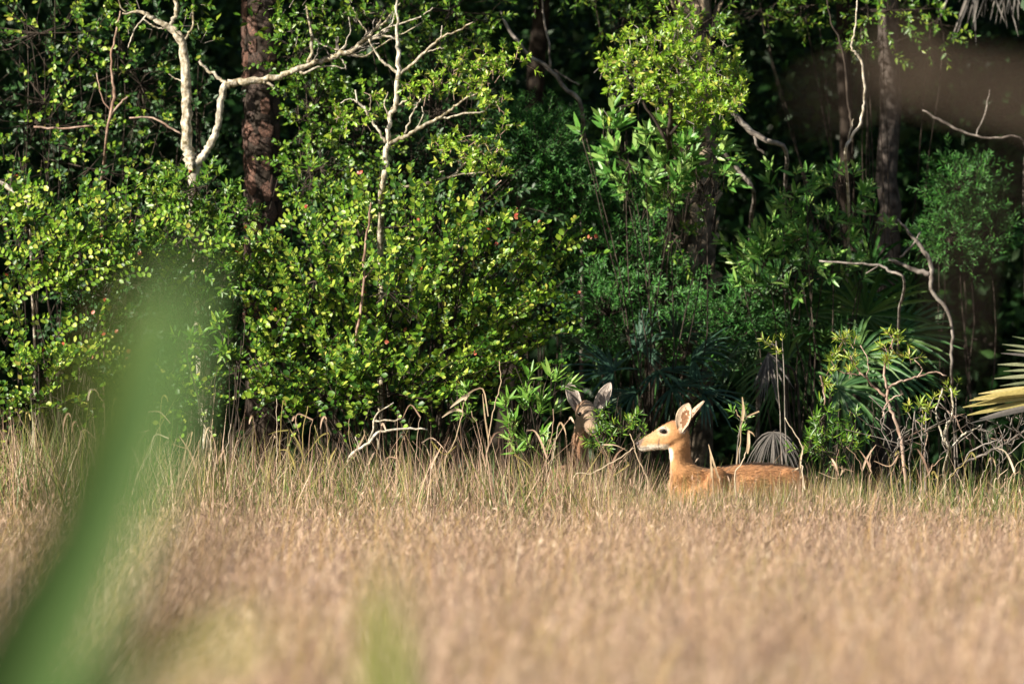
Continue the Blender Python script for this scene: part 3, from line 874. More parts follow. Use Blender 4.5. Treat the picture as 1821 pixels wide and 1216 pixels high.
    ear(root, P(1219, 757, d0 + .045), P(1252, 712, d0 + .11), (-.8, -.35, .5), .034, [M['ear_inner'], M['ear_hollow_shade'], M['ear_outer']], .75)
    e = MB(); ball(e, P(1179.7, 766.7, d0 - .054), (.0175, .009, .0105), nu=18, nv=12); e.build('eye', M['eye'], root, smooth=True)
    e = MB(); ball(e, P(1179.7, 766.7, d0 + .054), (.0155, .010, .0115)); e.build('eye', M['eye'], root, smooth=True)
    e = MB(); ball(e, P(1134.6, 788.6, d0), (.013, .0225, .0135)); e.build('nose', M['nose'], root, smooth=True)
    # tail
    tl = MB()
    tp = smooth_path([P(1424, 848, d0 + .41), P(1433, 862, d0 + .44), P(1436, 890, d0 + .45), P(1434, 912, d0 + .45)], 14)
    tube(tl, tp, np.interp(np.linspace(0, 1, 14), [0, .3, .7, 1], [.03, .035, .03, .006]), 9, 0)
    me2 = tl.mesh('tail', M['fur'], root['_o'], True)
    at = me2.attributes.new('fur', 'FLOAT_COLOR', 'POINT')
    at.data.foreach_set('color', np.tile(np.append(RUST, 1), (len(me2.vertices), 1)).astype(np.float32).ravel())
    coat(root, body, head=(P(1168, 782, d0), .16))
    t = bpy.data.objects.new('tail', me2); COL.objects.link(t); t.parent = root.o

def build_second_deer():
    d = 46.4
    root = Root('deer', 'greyer deer facing out of the shade behind the grass, both ears raised', 'deer', (.48, d + .5, 0))
    mb = MB()
    ex = np.array([1.0, 0, 0])
    z = lambda py: EYE + (555 - py) / FOC * d
    cx = (1043 - 910.5) / FOC * d
    f = norm(np.array([.22, -.9, -.42]))          # the way the muzzle points
    upv = norm(np.cross(np.cross(f, [0, 0, 1]), f)); sd = np.cross(f, upv)
    back = np.array([cx - .01, d + .05, z(733)])
    hs = [(-.055, .05, -.03, .035), (-.02, .072, -.055, .058), (.03, .078, -.065, .065), (.08, .066, -.07, .058), (.13, .048, -.068, .046), (.18, .032, -.06, .037), (.225, .020, -.05, .031), (.255, .010, -.04, .024), (.266, .0, -.026, .012)]
    loft(mb, dense_rings([(back + f * t + upv * a, back + f * t + upv * b, w, sd) for t, a, b, w in hs]))
    nk = [(z(728), .0, -.07, .085, .045), (z(748), -.02, -.055, .085, .047), (z(775), -.035, -.045, .10, .050), (z(805), -.045, -.04, .13, .058), (z(840), -.05, -.04, .20, .075), (z(880), -.045, -.03, .30, .10)]
    loft(mb, dense_rings([((cx + dx, d + b, zz), (cx + dx, d + a, zz), w, ex) for zz, dx, a, b, w in nk]))
    bd = [(.02, .66, .50, .05), (.08, .70, .40, .10), (.2, .73, .36, .125), (.4, .74, .36, .14), (.62, .74, .40, .145), (.82, .74, .45, .13), (.93, .69, .5, .09), (.98, .64, .56, .03)]
    ang = math.radians(-6); dv = np.array([math.sin(ang), math.cos(ang), 0]); lv = np.array([math.cos(ang), -math.sin(ang), 0])
    o = np.array([cx - .05, d, 0])
    loft(mb, dense_rings([(o + dv * t + [0, 0, a], o + dv * t + [0, 0, b], w, lv) for t, a, b, w in bd]), 24)
    L_ = []
    for s in (-.075, .075):
        g = lambda t, zz: list(o + dv * t + lv * s + [0, 0, zz])
        L_.append(([g(.17, .58), g(.18, .46), g(.17, .34), g(.17, .22), g(.17, .07), g(.16, .04), g(.14, 0)], [.08, .055, .034, .021, .016, .02, .024]))
        L_.append(([g(.82, .62), g(.76, .48), g(.80, .36), g(.90, .28), g(.89, .2), g(.87, .07), g(.86, .04), g(.84, 0)], [.115, .095, .05, .027, .02, .017, .021, .025]))
    legs(mb, L_)
    me = fuse(mb, .0068, 5)
    def colour(co):
        c = np.tile(RUST * .45 + np.array([.15, .10, .07]) * .55, (len(co), 1))
        rel = co - back
        t = rel @ f; u = rel @ upv
        hm = np.clip((co[:, 2] - z(772)) / .05, 0, 1) * np.clip((d + .06 - co[:, 1]) / .05, 0, 1)
        w = (hm * np.clip((t + .02) / .08, 0, 1))[:, None]
        c = c * (1 - w) + np.array([.27, .19, .13]) * w
        w = (hm * np.clip((t - .2) / .03, 0, 1) * np.clip((-u - .02) / .02, 0, 1))[:, None]
        c = c * (1 - w) + WHITE * w
        w = (hm * np.clip((t - .250) / .008, 0, 1) * (u > -.035))[:, None]
        c = c * (1 - w) + DARK * w
        w = np.clip((.46 - co[:, 2]) / .05, 0, 1)[:, None] * (co[:, 1:2] > d + .1) * .6
        return c * (1 - w) + WHITE * w
    body = finish_body(me, root, colour)
    coat(root, body, np.array([.2, 1.0, -.9]), head=(back + f * .12, .16))
    mats = [M['ear_grey_rim'], M['ear_grey'], M['ear_outer']]
    ear(root, P(1030, 735, d + .03), P(1010, 676, d - .0), (.1, -1, .1), .040, mats, .55, 1.1)
    ear(root, P(1057, 735, d + .03), P(1086, 680, d - .0), (.1, -1, .2), .040, mats, .55, 1.1)
    for s in (-1, 1):
        e = MB(); ball(e, back + f * .085 + upv * .028 + sd * s * .053, (.014, .012, .013)); e.build('eye', M['eye'], root, smooth=True)
    e = MB(); ball(e, back + f * .262 + upv * -.012, (.02, .012, .014)); e.build('nose', M['nose'], root, smooth=True)

# ------------------------------------------------------------------ trees with trunks one can tell apart
def px_path(pts, d, n=None, jit=.004):
    """pts: (px, py, width_px[, depth offset]); returns path and radii"""
    a = np.array([np.append(P(q[0], q[1], d + (q[3] if len(q) > 3 else 0)), q[2] / 2 / FOC * d) for q in pts])
    s = smooth_path(a, n, jit)
    return s[:, :3], s[:, 3]

def limb(root, name, pts, d, mat, sides=9, lump=.09, jit=.005):
    mb = MB(); p, r = px_path(pts, d, None, jit)
    tube(mb, p, r, sides, None, lump)
    return mb.build(name, M[mat], root, smooth=True)

def leaf_clusters(root, spots, d, mat, ln, wr, K, per, L, tpl='lance', wood='grey_bark', singles=150, spreadpx=12, part='foliage', style='rosette', up=.6, dj=.15, spread=1.0, sunny=.5, young=None):
    """tufts of leaves at twig ends: spots are pixel positions"""
    mb, fo = MB(), MB()
    acc = [[], [], [], [], []]
    for q in spots:
        c = P(q[0], q[1], d + R.normal(0, dj))
        s = q[2] if len(q) > 2 else spreadpx
        p0 = c + R.normal(0, s / FOC * d, (per, 3)) - np.array([0, 0, .03])
        dd = R.normal(0, .55, (per, 3)) + np.array([-.05, -.25, up])
        pos, D, U, l_, w_, path = sprays(p0, dd, R.uniform(*L, per), K, ln, style, .1, wr, spread, sunny)
        tubes(mb, path, .0028, .0018)
        for a, b in zip(acc, (pos, D, U, l_, w_)):
            a.append(b)
    pos, D, U, l_, w_ = [np.concatenate(a) for a in acc]
    order = np.argsort(pos[:, 1] + R.normal(0, .05, len(pos)))
    one, rest = order[:singles], order[singles:]
    x, y, z = leaf_basis(D[one], U[one])
    for i, j in enumerate(one):
        leaf_object(root, tpl, mat, pos[j], x[i], y[i], z[i], l_[j], w_[j])
    if len(rest):
        add_leaves(fo, pos[rest], D[rest], U[rest], l_[rest], w_[rest], tpl)
        fo.build(part, M[mat], root, kind='stuff')
    mb.build('twigs', M[wood], root, kind='stuff')

def crown_mass(root, c, r, n, mat, ln, name='crown'):
    """a leafy crown above the view"""
    mb = MB()
    k = n // 24
    cc = c + norm(R.normal(0, 1, (k, 3))) * R.random((k, 1)) ** .4 * np.array(r)
    p = np.repeat(cc, 24, 0) + R.normal(0, .16, (k * 24, 3))
    l_ = R.uniform(.7, 1.3, len(p)) * ln
    add_leaves(mb, p, R.normal(0, 1, p.shape), R.normal(0, .6, p.shape) + [0, 0, 1], l_, l_ * .5, 'lite')
    mb.build(name, M[mat], root, kind='stuff')

def pine():
    d = 49.6
    x = (465 - 910.5) / FOC * d
    root = Root('pine_tree', 'thick pine trunk with dark scaly bark behind the forked pale tree', 'tree', (x, d, 0))
    mb = MB()
    p = smooth_path([(x + .02, d, -.05), (x + .02, d, 1.5), (x, d, 3.0), (x - .01, d, 5), (x + .05, d + .05, 8), (x + .1, d, 10.5)], 40)
    r = np.interp(p[:, 2], [0, .3, 2, 5, 8, 10.5], [.16, .135, .118, .105, .08, .03])
    tube(mb, p, r, 16, .3, .02)
    trunk = mb.build('trunk', M['pine_groove'], root, smooth=True)
    plates = []
    for k in range(7):
        m_ = MB()
        nn = 7
        a = np.sort(R.uniform(0, 2 * np.pi, nn) * .35 + np.linspace(0, 2 * np.pi, nn, endpoint=False) * .9)
        q = np.stack([np.cos(a) * .5 * R.uniform(.75, 1.05, nn), np.sin(a) * .5 * R.uniform(.8, 1.05, nn)], -1)
        z0, z1 = np.full(nn, -.25), np.full(nn, .75) * R.uniform(.6, 1.2, nn)
        v = np.concatenate([np.c_[q * 1.02, z0], np.c_[q * .86, z1], [[0, 0, 1.0]]])
        j = np.arange(nn); j2 = (j + 1) % nn
        m_.add(v, [np.stack([j, j2, nn + j2, nn + j], -1), np.stack([np.full(nn, 2 * nn), nn + j, nn + j2], -1)], R.random())
        plates.append(m_.mesh('bark_plate', M['pine_plate']))
    zz = 1.6
    while zz < 4.3:
        hh = R.uniform(.09, .19)
        na = 7
        a0 = R.uniform(0, 6.28)
        rr = np.interp(zz, [0, .3, 2, 5], [.16, .135, .118, .105])
        for k in range(na):
            a = a0 + 2 * np.pi * k / na + R.normal(0, .08)
            nv = np.array([math.cos(a), math.sin(a), 0]); tv = np.array([-math.sin(a), math.cos(a), 0])
            wd = 2 * np.pi * rr / na * R.uniform(.85, 1.1); h2 = hh * R.uniform(.85, 1.25); tilt = R.normal(0, .15)
            u1 = tv * math.cos(tilt) + np.array([0, 0, math.sin(tilt)]); u2 = np.array([0, 0, math.cos(tilt)]) - tv * math.sin(tilt)
            cpt = nv * (rr - .002) + np.array([.02 - .02 * (zz - 1.5) / 1.5, 0, zz + R.normal(0, .02)])
            o = bpy.data.objects.new('bark_plate', plates[R.integers(7)])
            COL.objects.link(o); o.parent = root.o
            dp = R.uniform(.009, .02)
            o.matrix_basis = Matrix(((u1[0] * wd, u2[0] * h2, nv[0] * dp, cpt[0]), (u1[1] * wd, u2[1] * h2, nv[1] * dp, cpt[1]), (u1[2] * wd, u2[2] * h2, nv[2] * dp, cpt[2]), (0, 0, 0, 1)))
        zz += hh * .88
    br = MB()
    for k in range(9):
        a = k * 2.4; z0 = 6 + k * .5
        tube(br, smooth_path([(x, d, z0), (x + math.cos(a) * .7, d + math.sin(a) * .7, z0 + .4), (x + math.cos(a) * 1.5, d + math.sin(a) * 1.5, z0 + .7)], 8), np.linspace(.035, .01, 8), 5)
    br.build('limbs', M['pine_plate'], root, smooth=True)
    crown_mass(root, np.array([x, d, 8.6]), (2.0, 2.0, 2.3), 9000, 'feather', .2)

def forked_tree():
    d = 47.9
    root = Root('forked_tree', 'pale barked tree forking in a wide U beside the dark pine trunk', 'tree', (P(352, 500, d)[0], d, 0))
    x0 = P(352, 500, d)
    mb = MB()
    a = P(344, 292, d)
    p = smooth_path([(x0[0], d + 2.0, -.05), (x0[0] - .02, d + 1.9, .9), (x0[0] - .05, d + 1.3, 1.9), (a[0] - .0, d + .2, a[2] - .22), (a[0], d, a[2] + .02)], 20, .006)
    tube(mb, p, np.linspace(.055, .037, 20), 9, .6, .05)
    mb.build('trunk', M['pale_bark'], root, smooth=True)
    limb(root, 'limb', [(346, 300, 20), (338, 284, 21), (332, 262, 20), (333, 220, 19), (332, 185, 18), (330, 132, 17), (326, 84, 15), (312, 58, 13), (296, 46, 11), (280, 38, 9), (266, 28, 8), (250, 22, 6), (218, 24, 3)], d, 'pale_bark')
    limb(root, 'limb', [(326, 84, 12), (322, 64, 9), (306, 46, 8), (312, 28, 8), (314, 10, 8), (310, -40, 7), (318, -130, 5)], d, 'pale_bark', 7)
    limb(root, 'limb', [(328, 74, 6), (334, 60, 4.5), (343, 46, 4), (343, 0, 4), (346, -50, 3)], d, 'pale_bark', 6)
    limb(root, 'limb', [(342, 292, 17), (356, 282, 15), (368, 268, 13.5), (378, 253, 13), (386, 228, 12.5), (391, 205, 12), (394, 175, 12), (401, 152, 13)], d, 'pale_bark')
    limb(root, 'limb', [(399, 153, 12), (412, 148, 14), (436, 146, 13), (462, 142, 12), (485, 138, 11), (510, 131, 10), (532, 122, 10), (555, 113, 9), (574, 110, 8), (600, 99, 9), (625, 90, 8), (650, 70, 6), (668, 52, 4), (690, 34, 3), (712, 6, 2.5)], d, 'pale_bark')
    limb(root, 'snag', [(401, 151, 6), (388, 138, 6), (374, 129, 5.5), (360, 116, 5), (357, 109, 5)], d, 'pale_bark', 6)
    limb(root, 'snag', [(464, 146, 5), (476, 150, 5), (488, 154, 5)], d, 'pale_bark', 6)
    for pts in ([(526, 124, 5), (541, 132, 5), (556, 124, 4), (580, 118, 3), (617, 122, 2)],
                [(548, 112, 7), (553, 95, 6), (555, 70, 6.5), (552, 50, 5), (545, 10, 4)],
                [(553, 64, 3.5), (572, 79, 3), (592, 88, 3), (606, 89, 3)],
                [(632, 88, 5), (652, 76, 4), (676, 66, 4), (700, 68, 3.5), (715, 74, 3)],
                [(640, 80, 4), (652, 60, 3), (640, 40, 2.5), (628, 14, 2)], [(655, 66, 3), (672, 44, 2.4), (684, 18, 2)],
                [(620, 93, 4), (644, 102, 4), (662, 92, 3), (684, 76, 2.6), (720, 60, 2.2), (750, 40, 2)],
                [(600, 100, 3), (612, 112, 2.6), (616, 124, 2.4)], [(650, 72, 3.4), (690, 50, 3), (720, 40, 3), (748, 30, 2.5), (770, 14, 2)],
                [(590, 104, 3), (610, 84, 2.5), (622, 60, 2), (620, 30, 2)], [(678, 62, 2.6), (698, 40, 2.2), (702, 10, 2)],
                [(300, 47, 4), (286, 52, 3), (268, 44, 3), (254, 34, 2)], [(262, 26, 4), (246, 44, 3), (236, 62, 2.5), (228, 86, 2)],
                [(225, 22, 3), (214, 10, 2.4), (206, -20, 2)], [(327, 145, 2.5), (312, 140, 2.2), (300, 132, 2)]):
        limb(root, 'twig', pts, d, 'pale_bark', 5, .03, .003)
    main = [(436, 146), (485, 138), (532, 122), (574, 110), (600, 99), (625, 90), (650, 70), (668, 52)]
    for k in range(26):                                                 # fine dead twigs along the long bough
        j = R.integers(3, 8); a, b = np.array(main[j - 1]), np.array(main[j]); q = a + (b - a) * R.random()
        th = R.uniform(-.2, 1.9); L = R.uniform(22, 62)
        dx, dy = math.cos(th) * L, -math.sin(th) * L
        limb(root, 'twig', [(q[0], q[1], 2.4), (q[0] + dx * .4 + R.normal(0, 3), q[1] + dy * .4 + R.normal(0, 4), 2), (q[0] + dx * .75 + R.normal(0, 4), q[1] + dy * .8, 1.6), (q[0] + dx, q[1] + dy, 1, R.normal(0, .06))], d, 'grey_bark', 4, .02, .003)
    leaf_clusters(root, [(250, 10), (280, 8), (215, 5), (230, 40), (300, 0), (345, 12), (365, 35), (500, 30), (530, 14), (555, 30), (600, 24), (640, 12), (700, 14), (745, 18), (770, 8), (585, 60), (520, 60), (360, 60), (190, 20), (560, 5), (660, 0), (480, 8)],
                  d, 'mid_leaf', .042, .45, 9, 3, (.06, .13), singles=160, spreadpx=16, wood='grey_bark')
    crown_mass(root, P(450, -230, d + .3), (1.5, .8, .8), 5000, 'mid_leaf', .06)

def slender_tree():
    d = 47.3
    x = P(676, 500, d)[0]
    root = Root('slender_tree', 'slender pale tree with bare spreading twigs above the round-leaved bush', 'tree', (x, d, 0))
    mb = MB(); a = P(679, 333, d)
    tube(mb, smooth_path([(x, d + .5, -.05), (x - .01, d + .5, .8), (x, d + .45, 1.7), (x, d + .3, 2.15), a, P(687, 295, d), P(687, 261, d)], 22, .004), np.linspace(.022, .0175, 22), 8, .7, .03)
    mb.build('trunk', M['pale_bark'], root, smooth=True)
    limb(root, 'limb', [(687, 263, 10), (690, 238, 9), (694, 212, 8), (702, 190, 8.5), (706, 166, 9), (708, 130, 9), (707, 104, 8), (708, 76, 7), (706, 40, 5), (706, 0, 4), (712, -50, 3)], d, 'pale_bark')
    for pts in ([(689, 258, 8), (706, 249, 8), (725, 241, 8), (750, 225, 7), (778, 211, 6), (800, 197, 5), (812, 187, 4.5), (830, 175, 4), (850, 165, 3.5)],
                [(778, 210, 5), (800, 209, 4), (823, 203, 4), (842, 201, 3.5), (862, 199, 3)],
                [(686, 254, 6), (676, 238, 5), (666, 222, 5), (657, 208, 5), (648, 192, 5), (636, 183, 4), (632, 160, 3)],
                [(636, 184, 3), (622, 176, 2), (606, 184, 2)], [(654, 204, 2.6), (660, 182, 2), (656, 168, 2)],
                [(709, 134, 7), (728, 118, 6), (751, 98, 5.5), (770, 80, 5), (789, 65, 4), (815, 54, 3.5), (842, 40, 3)],
                [(780, 73, 3), (786, 55, 2.4), (786, 46, 2)], [(756, 94, 3), (774, 88, 2.4), (790, 86, 2)],
                [(708, 131, 6), (694, 120, 5), (681, 111, 5), (671, 99, 4), (664, 86, 3.5), (656, 70, 3)],
                [(693, 206, 5), (698, 195, 5), (712, 184, 4.5), (726, 176, 4), (736, 166, 3)], [(720, 238, 4), (728, 216, 3.5), (738, 195, 3), (748, 176, 2.4)],
                [(691, 208, 3), (684, 188, 2.5), (690, 164, 2)], [(717, 332, 5), (738, 330, 5.5), (760, 326, 5), (782, 320, 5), (804, 313, 4.5), (816, 302, 4), (829, 289, 3)],
                [(760, 327, 3), (772, 314, 3), (790, 304, 2.4)], [(800, 315, 3), (830, 308, 3), (862, 307, 2.4)], [(740, 228, 2.6), (752, 206, 2.2), (750, 190, 2)]):
        limb(root, 'branch', pts, d, 'pale_bark', 6, .03, .003)
    leaf_clusters(root, [(730, 165), (745, 150), (760, 172), (775, 140), (780, 165), (800, 150), (815, 120), (830, 100), (845, 130), (860, 105), (872, 115), (850, 155), (790, 130), (870, 150), (885, 128), (905, 100), (930, 95),
                         (868, 190), (880, 180), (895, 190), (790, 270), (805, 255), (820, 270), (840, 250), (860, 255), (880, 245), (890, 270), (875, 285), (815, 285), (850, 275), (888, 300), (840, 295), (600, 215), (612, 205), (640, 215), (660, 160), (785, 255)],
                  d, 'olive_leaf', .042, .42, 9, 6, (.05, .11), singles=290, spreadpx=10, wood='pink_bark')

def olive_tree():
    d = 48.0
    root = Root('leafy_tree', 'small tree with a sunlit yellow-green crown over the broad-leaved bush', 'tree', (P(1190, 500, d)[0], d, 0))
    x = root['_o'][0]
    mb = MB()
    tube(mb, smooth_path([(x, d + 2.2, -.05), (x - .02, d + 2.1, 1.2), (x + .03, d + 1.5, 2.2), P(1192, 220, d), P(1195, 130, d)], 26, .008), np.linspace(.035, .012, 26), 7, .5, .05)
    mb.build('trunk', M['brown_bark'], root, smooth=True)
    for pts in ([(1185, 250, 7), (1150, 190, 5), (1110, 130, 4), (1080, 100, 2)], [(1192, 240, 7), (1240, 170, 5), (1280, 120, 4), (1300, 100, 2)],
                [(1192, 200, 5), (1200, 120, 4), (1205, 60, 2)], [(1260, 150, 3), (1300, 150, 3), (1322, 170, 2)], [(1140, 180, 3), (1110, 190, 2.5), (1092, 205, 2)]):
        limb(root, 'branch', pts, d, 'brown_bark', 5, .04)
    spots = [(1085, 105), (1110, 95), (1125, 120), (1100, 130), (1140, 100), (1155, 85), (1170, 110), (1190, 60), (1205, 45), (1215, 75), (1200, 95), (1230, 100), (1180, 140), (1160, 150), (1135, 155), (1210, 130),
             (1240, 130), (1260, 110), (1280, 95), (1295, 115), (1305, 140), (1320, 165), (1300, 175), (1275, 150), (1250, 165), (1225, 165), (1200, 170), (1180, 185), (1215, 195), (1245, 195), (1270, 185), (1110, 160), (1090, 150),
             (1190, 30), (1150, 60), (1240, 80), (1165, 175), (1290, 80), (1315, 185), (1130, 75), (1275, 205), (1230, 215), (1215, 50), (1200, 72), (1225, 120), (1245, 145), (1190, 120), (1170, 160), (1262, 130), (1285, 160), (1310, 155), (1150, 120), (1120, 105), (1095, 118), (1235, 185), (1250, 200), (1205, 150)]
    leaf_clusters(root, spots, d, 'olive_leaf', .047, .42, 10, 7, (.06, .13), singles=290, spreadpx=13, dj=.25)

def cabbage_palm():
    d = 50.0
    x = P(1238, 420, d)[0]
    root = Root('cabbage_palm', 'cabbage palm trunk with mottled tan leaf bases, half hidden by bushes', 'tree', (x, d, 0))
    mb = MB()
    p = smooth_path([(x, d, -.05), (x, d, 1.2), (x + .02, d, 2.8), (x - .05, d + .1, 4.6), (x - .1, d + .2, 5.6)], 30)
    tube(mb, p, np.full(30, .115), 14, .4, .04)
    mb.build('trunk', M['palm_trunk'], root, smooth=True)
    boot = []
    for k in range(4):
        m_ = MB()
        v = np.array([(-.5, 0, 0), (.5, 0, 0), (-.42, .6, .35), (.42, .6, .35), (-.30, 1.0, .75), (.22, 1.08, .8), (-.4, 0, -.2), (.4, 0, -.2), (-.3, 1.0, .45), (.22, 1.05, .5)], float) + R.normal(0, .05, (10, 3))
        m_.add(v, [np.array([[0, 1, 3, 2], [2, 3, 5, 4], [6, 8, 9, 7], [4, 5, 9, 8]]), np.array([[0, 2, 6], [2, 4, 8], [2, 8, 6], [1, 7, 3], [3, 9, 5], [3, 7, 9]])], R.random())
        boot.append(m_.mesh('leaf_base', M['palm_boot']))
    for i in range(110):
        z = 1.45 + i * .034; a = i * 2.3999 + R.normal(0, .1)
        nv = np.array([math.cos(a), math.sin(a), 0]); tv = np.array([-nv[1], nv[0], 0]); til = .35 * (1 if i % 2 else -1) + R.normal(0, .15)
        u1 = tv * math.cos(til) + np.array([0, 0, math.sin(til)]); u2 = np.array([0, 0, math.cos(til)]) - tv * math.sin(til)
        w, h, dp = R.uniform(.07, .11), R.uniform(.11, .19), R.uniform(.04, .08)
        c = nv * .108 + np.array([0, 0, z])
        o = bpy.data.objects.new('leaf_base', boot[i % 4]); COL.objects.link(o); o.parent = root.o
        o.matrix_basis = Matrix(((u1[0] * w, u2[0] * h, nv[0] * dp, c[0]), (u1[1] * w, u2[1] * h, nv[1] * dp, c[1]), (u1[2] * w, u2[2] * h, nv[2] * dp, c[2]), (0, 0, 0, 1)))
    for k in range(16):
        a = k * 2.4
        dv = np.array([math.cos(a), math.sin(a), R.uniform(-.1, .9)])
        fan(root, np.array([x - .1, d + .2, 5.5]), norm(dv), R.uniform(.8, 1.1), .75, 20, 'palm', droop=.5)

def back_trunk(px, d, wpx, label, lean=0.0, mat='brown_bark', z1=6.5, group=None):
    x = P(px, 300, d)[0]
    root = Root('tree', label, 'tree', (x, d, 0), group)
    mb = MB(); r = wpx / 2 / FOC * d
    tube(mb, smooth_path([(x - lean * .5, d, -.05), (x - lean * .2, d, 1.6), (x + .02, d, 3.0), (x + lean * .6, d, z1)], 26, .012), np.linspace(r * 1.15, r * .75, 26), 10, .5, .05)
    mb.build('trunk', M[mat], root, smooth=True)
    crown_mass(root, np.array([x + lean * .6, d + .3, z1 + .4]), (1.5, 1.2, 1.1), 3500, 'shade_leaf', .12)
    return root

# ------------------------------------------------------------------ palms
def fan(root, p, axis, petiole, size, n, mat, name='frond', droop=.25, face=None, span=2.1, leaflets=False, wid=1.0, drop_p=.0, ragged=False):
    """a fan frond: stalk from p along axis, then pleated blades fanning out"""
    axis = norm(np.asarray(axis, float))
    hub = p + axis * petiole + np.array([0, 0, -drop_p])
    face = np.asarray(face if face is not None else (TO_SUN * .6 + np.array([0, -.5, .5]) + R.normal(0, .3, 3)), float)
    nrm = norm(face - axis * np.dot(face, axis)); sd = np.cross(axis, nrm)
    mb = MB()
    mid = (p + hub) / 2 + np.array([0, 0, .06 * petiole])
    if leaflets:
        tube(mb, [hub - axis * .03, hub, hub + axis * .02], [.006, .009, .004], 6)
    if petiole > .02:
        tube(mb, smooth_path([p, mid, hub], 8), np.linspace(.010, .006, 8), 5)
    ang = np.linspace(-span, span, n) + R.normal(0, .03, n)
    segs = 5
    t = np.linspace(0, 1, segs)
    V, parts = [], []
    for k, a in enumerate(ang):
        dv = norm(axis * math.cos(a) + sd * math.sin(a) + nrm * .18 * math.cos(a * 1.2) + R.normal(0, .05 + .12 * ragged, 3))
        L = size * (1 - .22 * (abs(a) / span) ** 2) * (R.uniform(.88, 1.06) if not ragged else R.uniform(.45, 1.1))
        c = hub + dv * L * t[:, None] + np.array([0, 0, -1.0]) * (droop * L * R.uniform(.6, 1.4) * t[:, None] ** 2.4)
        sdv = norm(np.cross(dv, nrm))
        w = size * .030 * wid * np.interp(t, [0, .35, .7, 1], [.35, 1.0, .72, .06])
        l = c + sdv * w[:, None] + nrm * (w * .55)[:, None]; r = c - sdv * w[:, None] + nrm * (w * .55)[:, None]
        v = np.concatenate([l, c, r])
        i = np.arange(segs - 1)
        q = np.concatenate([np.stack([i, i + 1, segs + i + 1, segs + i], -1), np.stack([segs + i, segs + i + 1, 2 * segs + i + 1, 2 * segs + i], -1)])
        if leaflets:
            parts.append((v, q))
        else:
            mb.add(v, [q], R.random())
    fr = mb.build(name, M[mat], root)
    for v, q in parts:
        lb = MB(); lb.add(v, [q], R.random())
        o = lb.build('leaflet', M[mat], root); o.parent = fr
    return fr

def palmetto(label, base, fronds, mat, name='saw_palmetto', n=22, size=.5, trunk=True, group=None, flat=False, split=False):
    """fronds: (px, py of the hub, depth, size factor, tilt of the fan axis in the picture, degrees from up, clockwise)"""
    root = Root(name, label, 'palm', (base[0], base[1], 0), group)
    if trunk:
        mb = MB()
        tube(mb, smooth_path([(base[0] - .15, base[1] + .2, 0), (base[0], base[1] + .1, .14), (base[0] + .1, base[1], .3)], 10, .01), np.full(10, .07), 8, None, .1)
        mb.build('stem', M['palm_trunk'], root, smooth=True)
    for q in fronds:
        hub = P(q[0], q[1], q[2])
        s = size * q[3]
        th = math.radians(q[4])
        ax = np.array([math.sin(th), R.normal(-.25, .3), math.cos(th)])
        b = np.array([base[0], base[1], .3]) + R.normal(0, .05, 3)
        m_ = q[5] if len(q) > 5 else mat
        mb = MB()
        tube(mb, smooth_path([b, (b + hub) / 2 + np.array([R.normal(0, .05), 0, .1]), hub], 10), np.linspace(.011, .006, 10), 5)
        st = mb.build('leaf_stalk', M['palm'], root, smooth=True)
        fan(root, hub, ax, .0, s, n, m_, droop=R.uniform(.12, .4) if len(q) < 7 else q[6], face=np.array([R.normal(-.3, .45), -1, R.normal(.35, .35)]) if not flat else np.array([R.normal(0, .3), R.normal(-.4, .2), 1]), span=R.uniform(1.5, 2.2), leaflets=split and q[2] <= 49.2)
    return root

pine()
forked_tree()
slender_tree()
olive_tree()
cabbage_palm()
back_trunk(1577, 51.2, 44, 'grey-brown trunk standing right of the palmetto, behind the curved pale vine', .05, 'trunk_bark')
back_trunk(1500, 54, 30, 'thin dark trunk deep in the shade left of the grey-brown trunk', -.2)
back_trunk(1180, 55, 40, 'dark trunk deep in the shade behind the yellow-green crown', .2)
back_trunk(940, 54.5, 36, 'leaning dark trunk in the deep gap right of the slender pale tree', .5)

# ------------------------------------------------------------------ bushes
G1 = 'round-leaved bushes along the wood edge'
def arching(regions, n):
    """bright new shoots that arch up and to the right out of a bush: (px, py) paths"""
    out = []
    for k in range(n):
        a = regions[k % len(regions)]
        x, y = a[0] + R.uniform(-1, 1) * a[2], a[1] + R.uniform(-1, 1) * a[3]
        L, s = R.uniform(50, 105), R.uniform(.15, 1.1)
        q = 1 if R.random() < .82 else -1
        out.append([(x, y), (x + q * L * .5, y - L * .5 * s - 7), (x + q * L, y - L * .9 * s)])
    return out
CENTRE_SHOOTS = [[(905, 466), (975, 454), (1056, 420)], [(822, 484), (850, 468), (886, 444)], [(746, 488), (780, 470), (812, 440)], [(775, 562), (806, 548), (834, 525)], [(880, 640), (900, 630), (920, 602)], [(990, 586), (1010, 574), (1040, 560)], [(655, 640), (668, 600), (690, 560)],
                 [(610, 470), (620, 420), (640, 380)], [(690, 460), (715, 425), (742, 395)], [(560, 560), (575, 520), (600, 480)], [(500, 600), (515, 560), (540, 530)], [(730, 380), (742, 350), (770, 320)], [(665, 400), (650, 350), (640, 310)]] \
    + arching([(560, 520, 110, 100), (700, 470, 140, 100), (820, 520, 110, 90), (640, 620, 150, 70), (860, 600, 90, 60)], 62)
LEFT_SHOOTS = [[(120, 500), (180, 480), (245, 452)], [(10, 480), (50, 440), (100, 410)], [(150, 480), (210, 470), (236, 458)], [(20, 590), (60, 570), (100, 566)], [(40, 640), (100, 618), (180, 596)]] + arching([(80, 420, 100, 70), (250, 450, 120, 50), (60, 520, 80, 20), (80, 650, 90, 25)], 34)
def at(px, d):
    return (P(px, 600, d)[0], d)

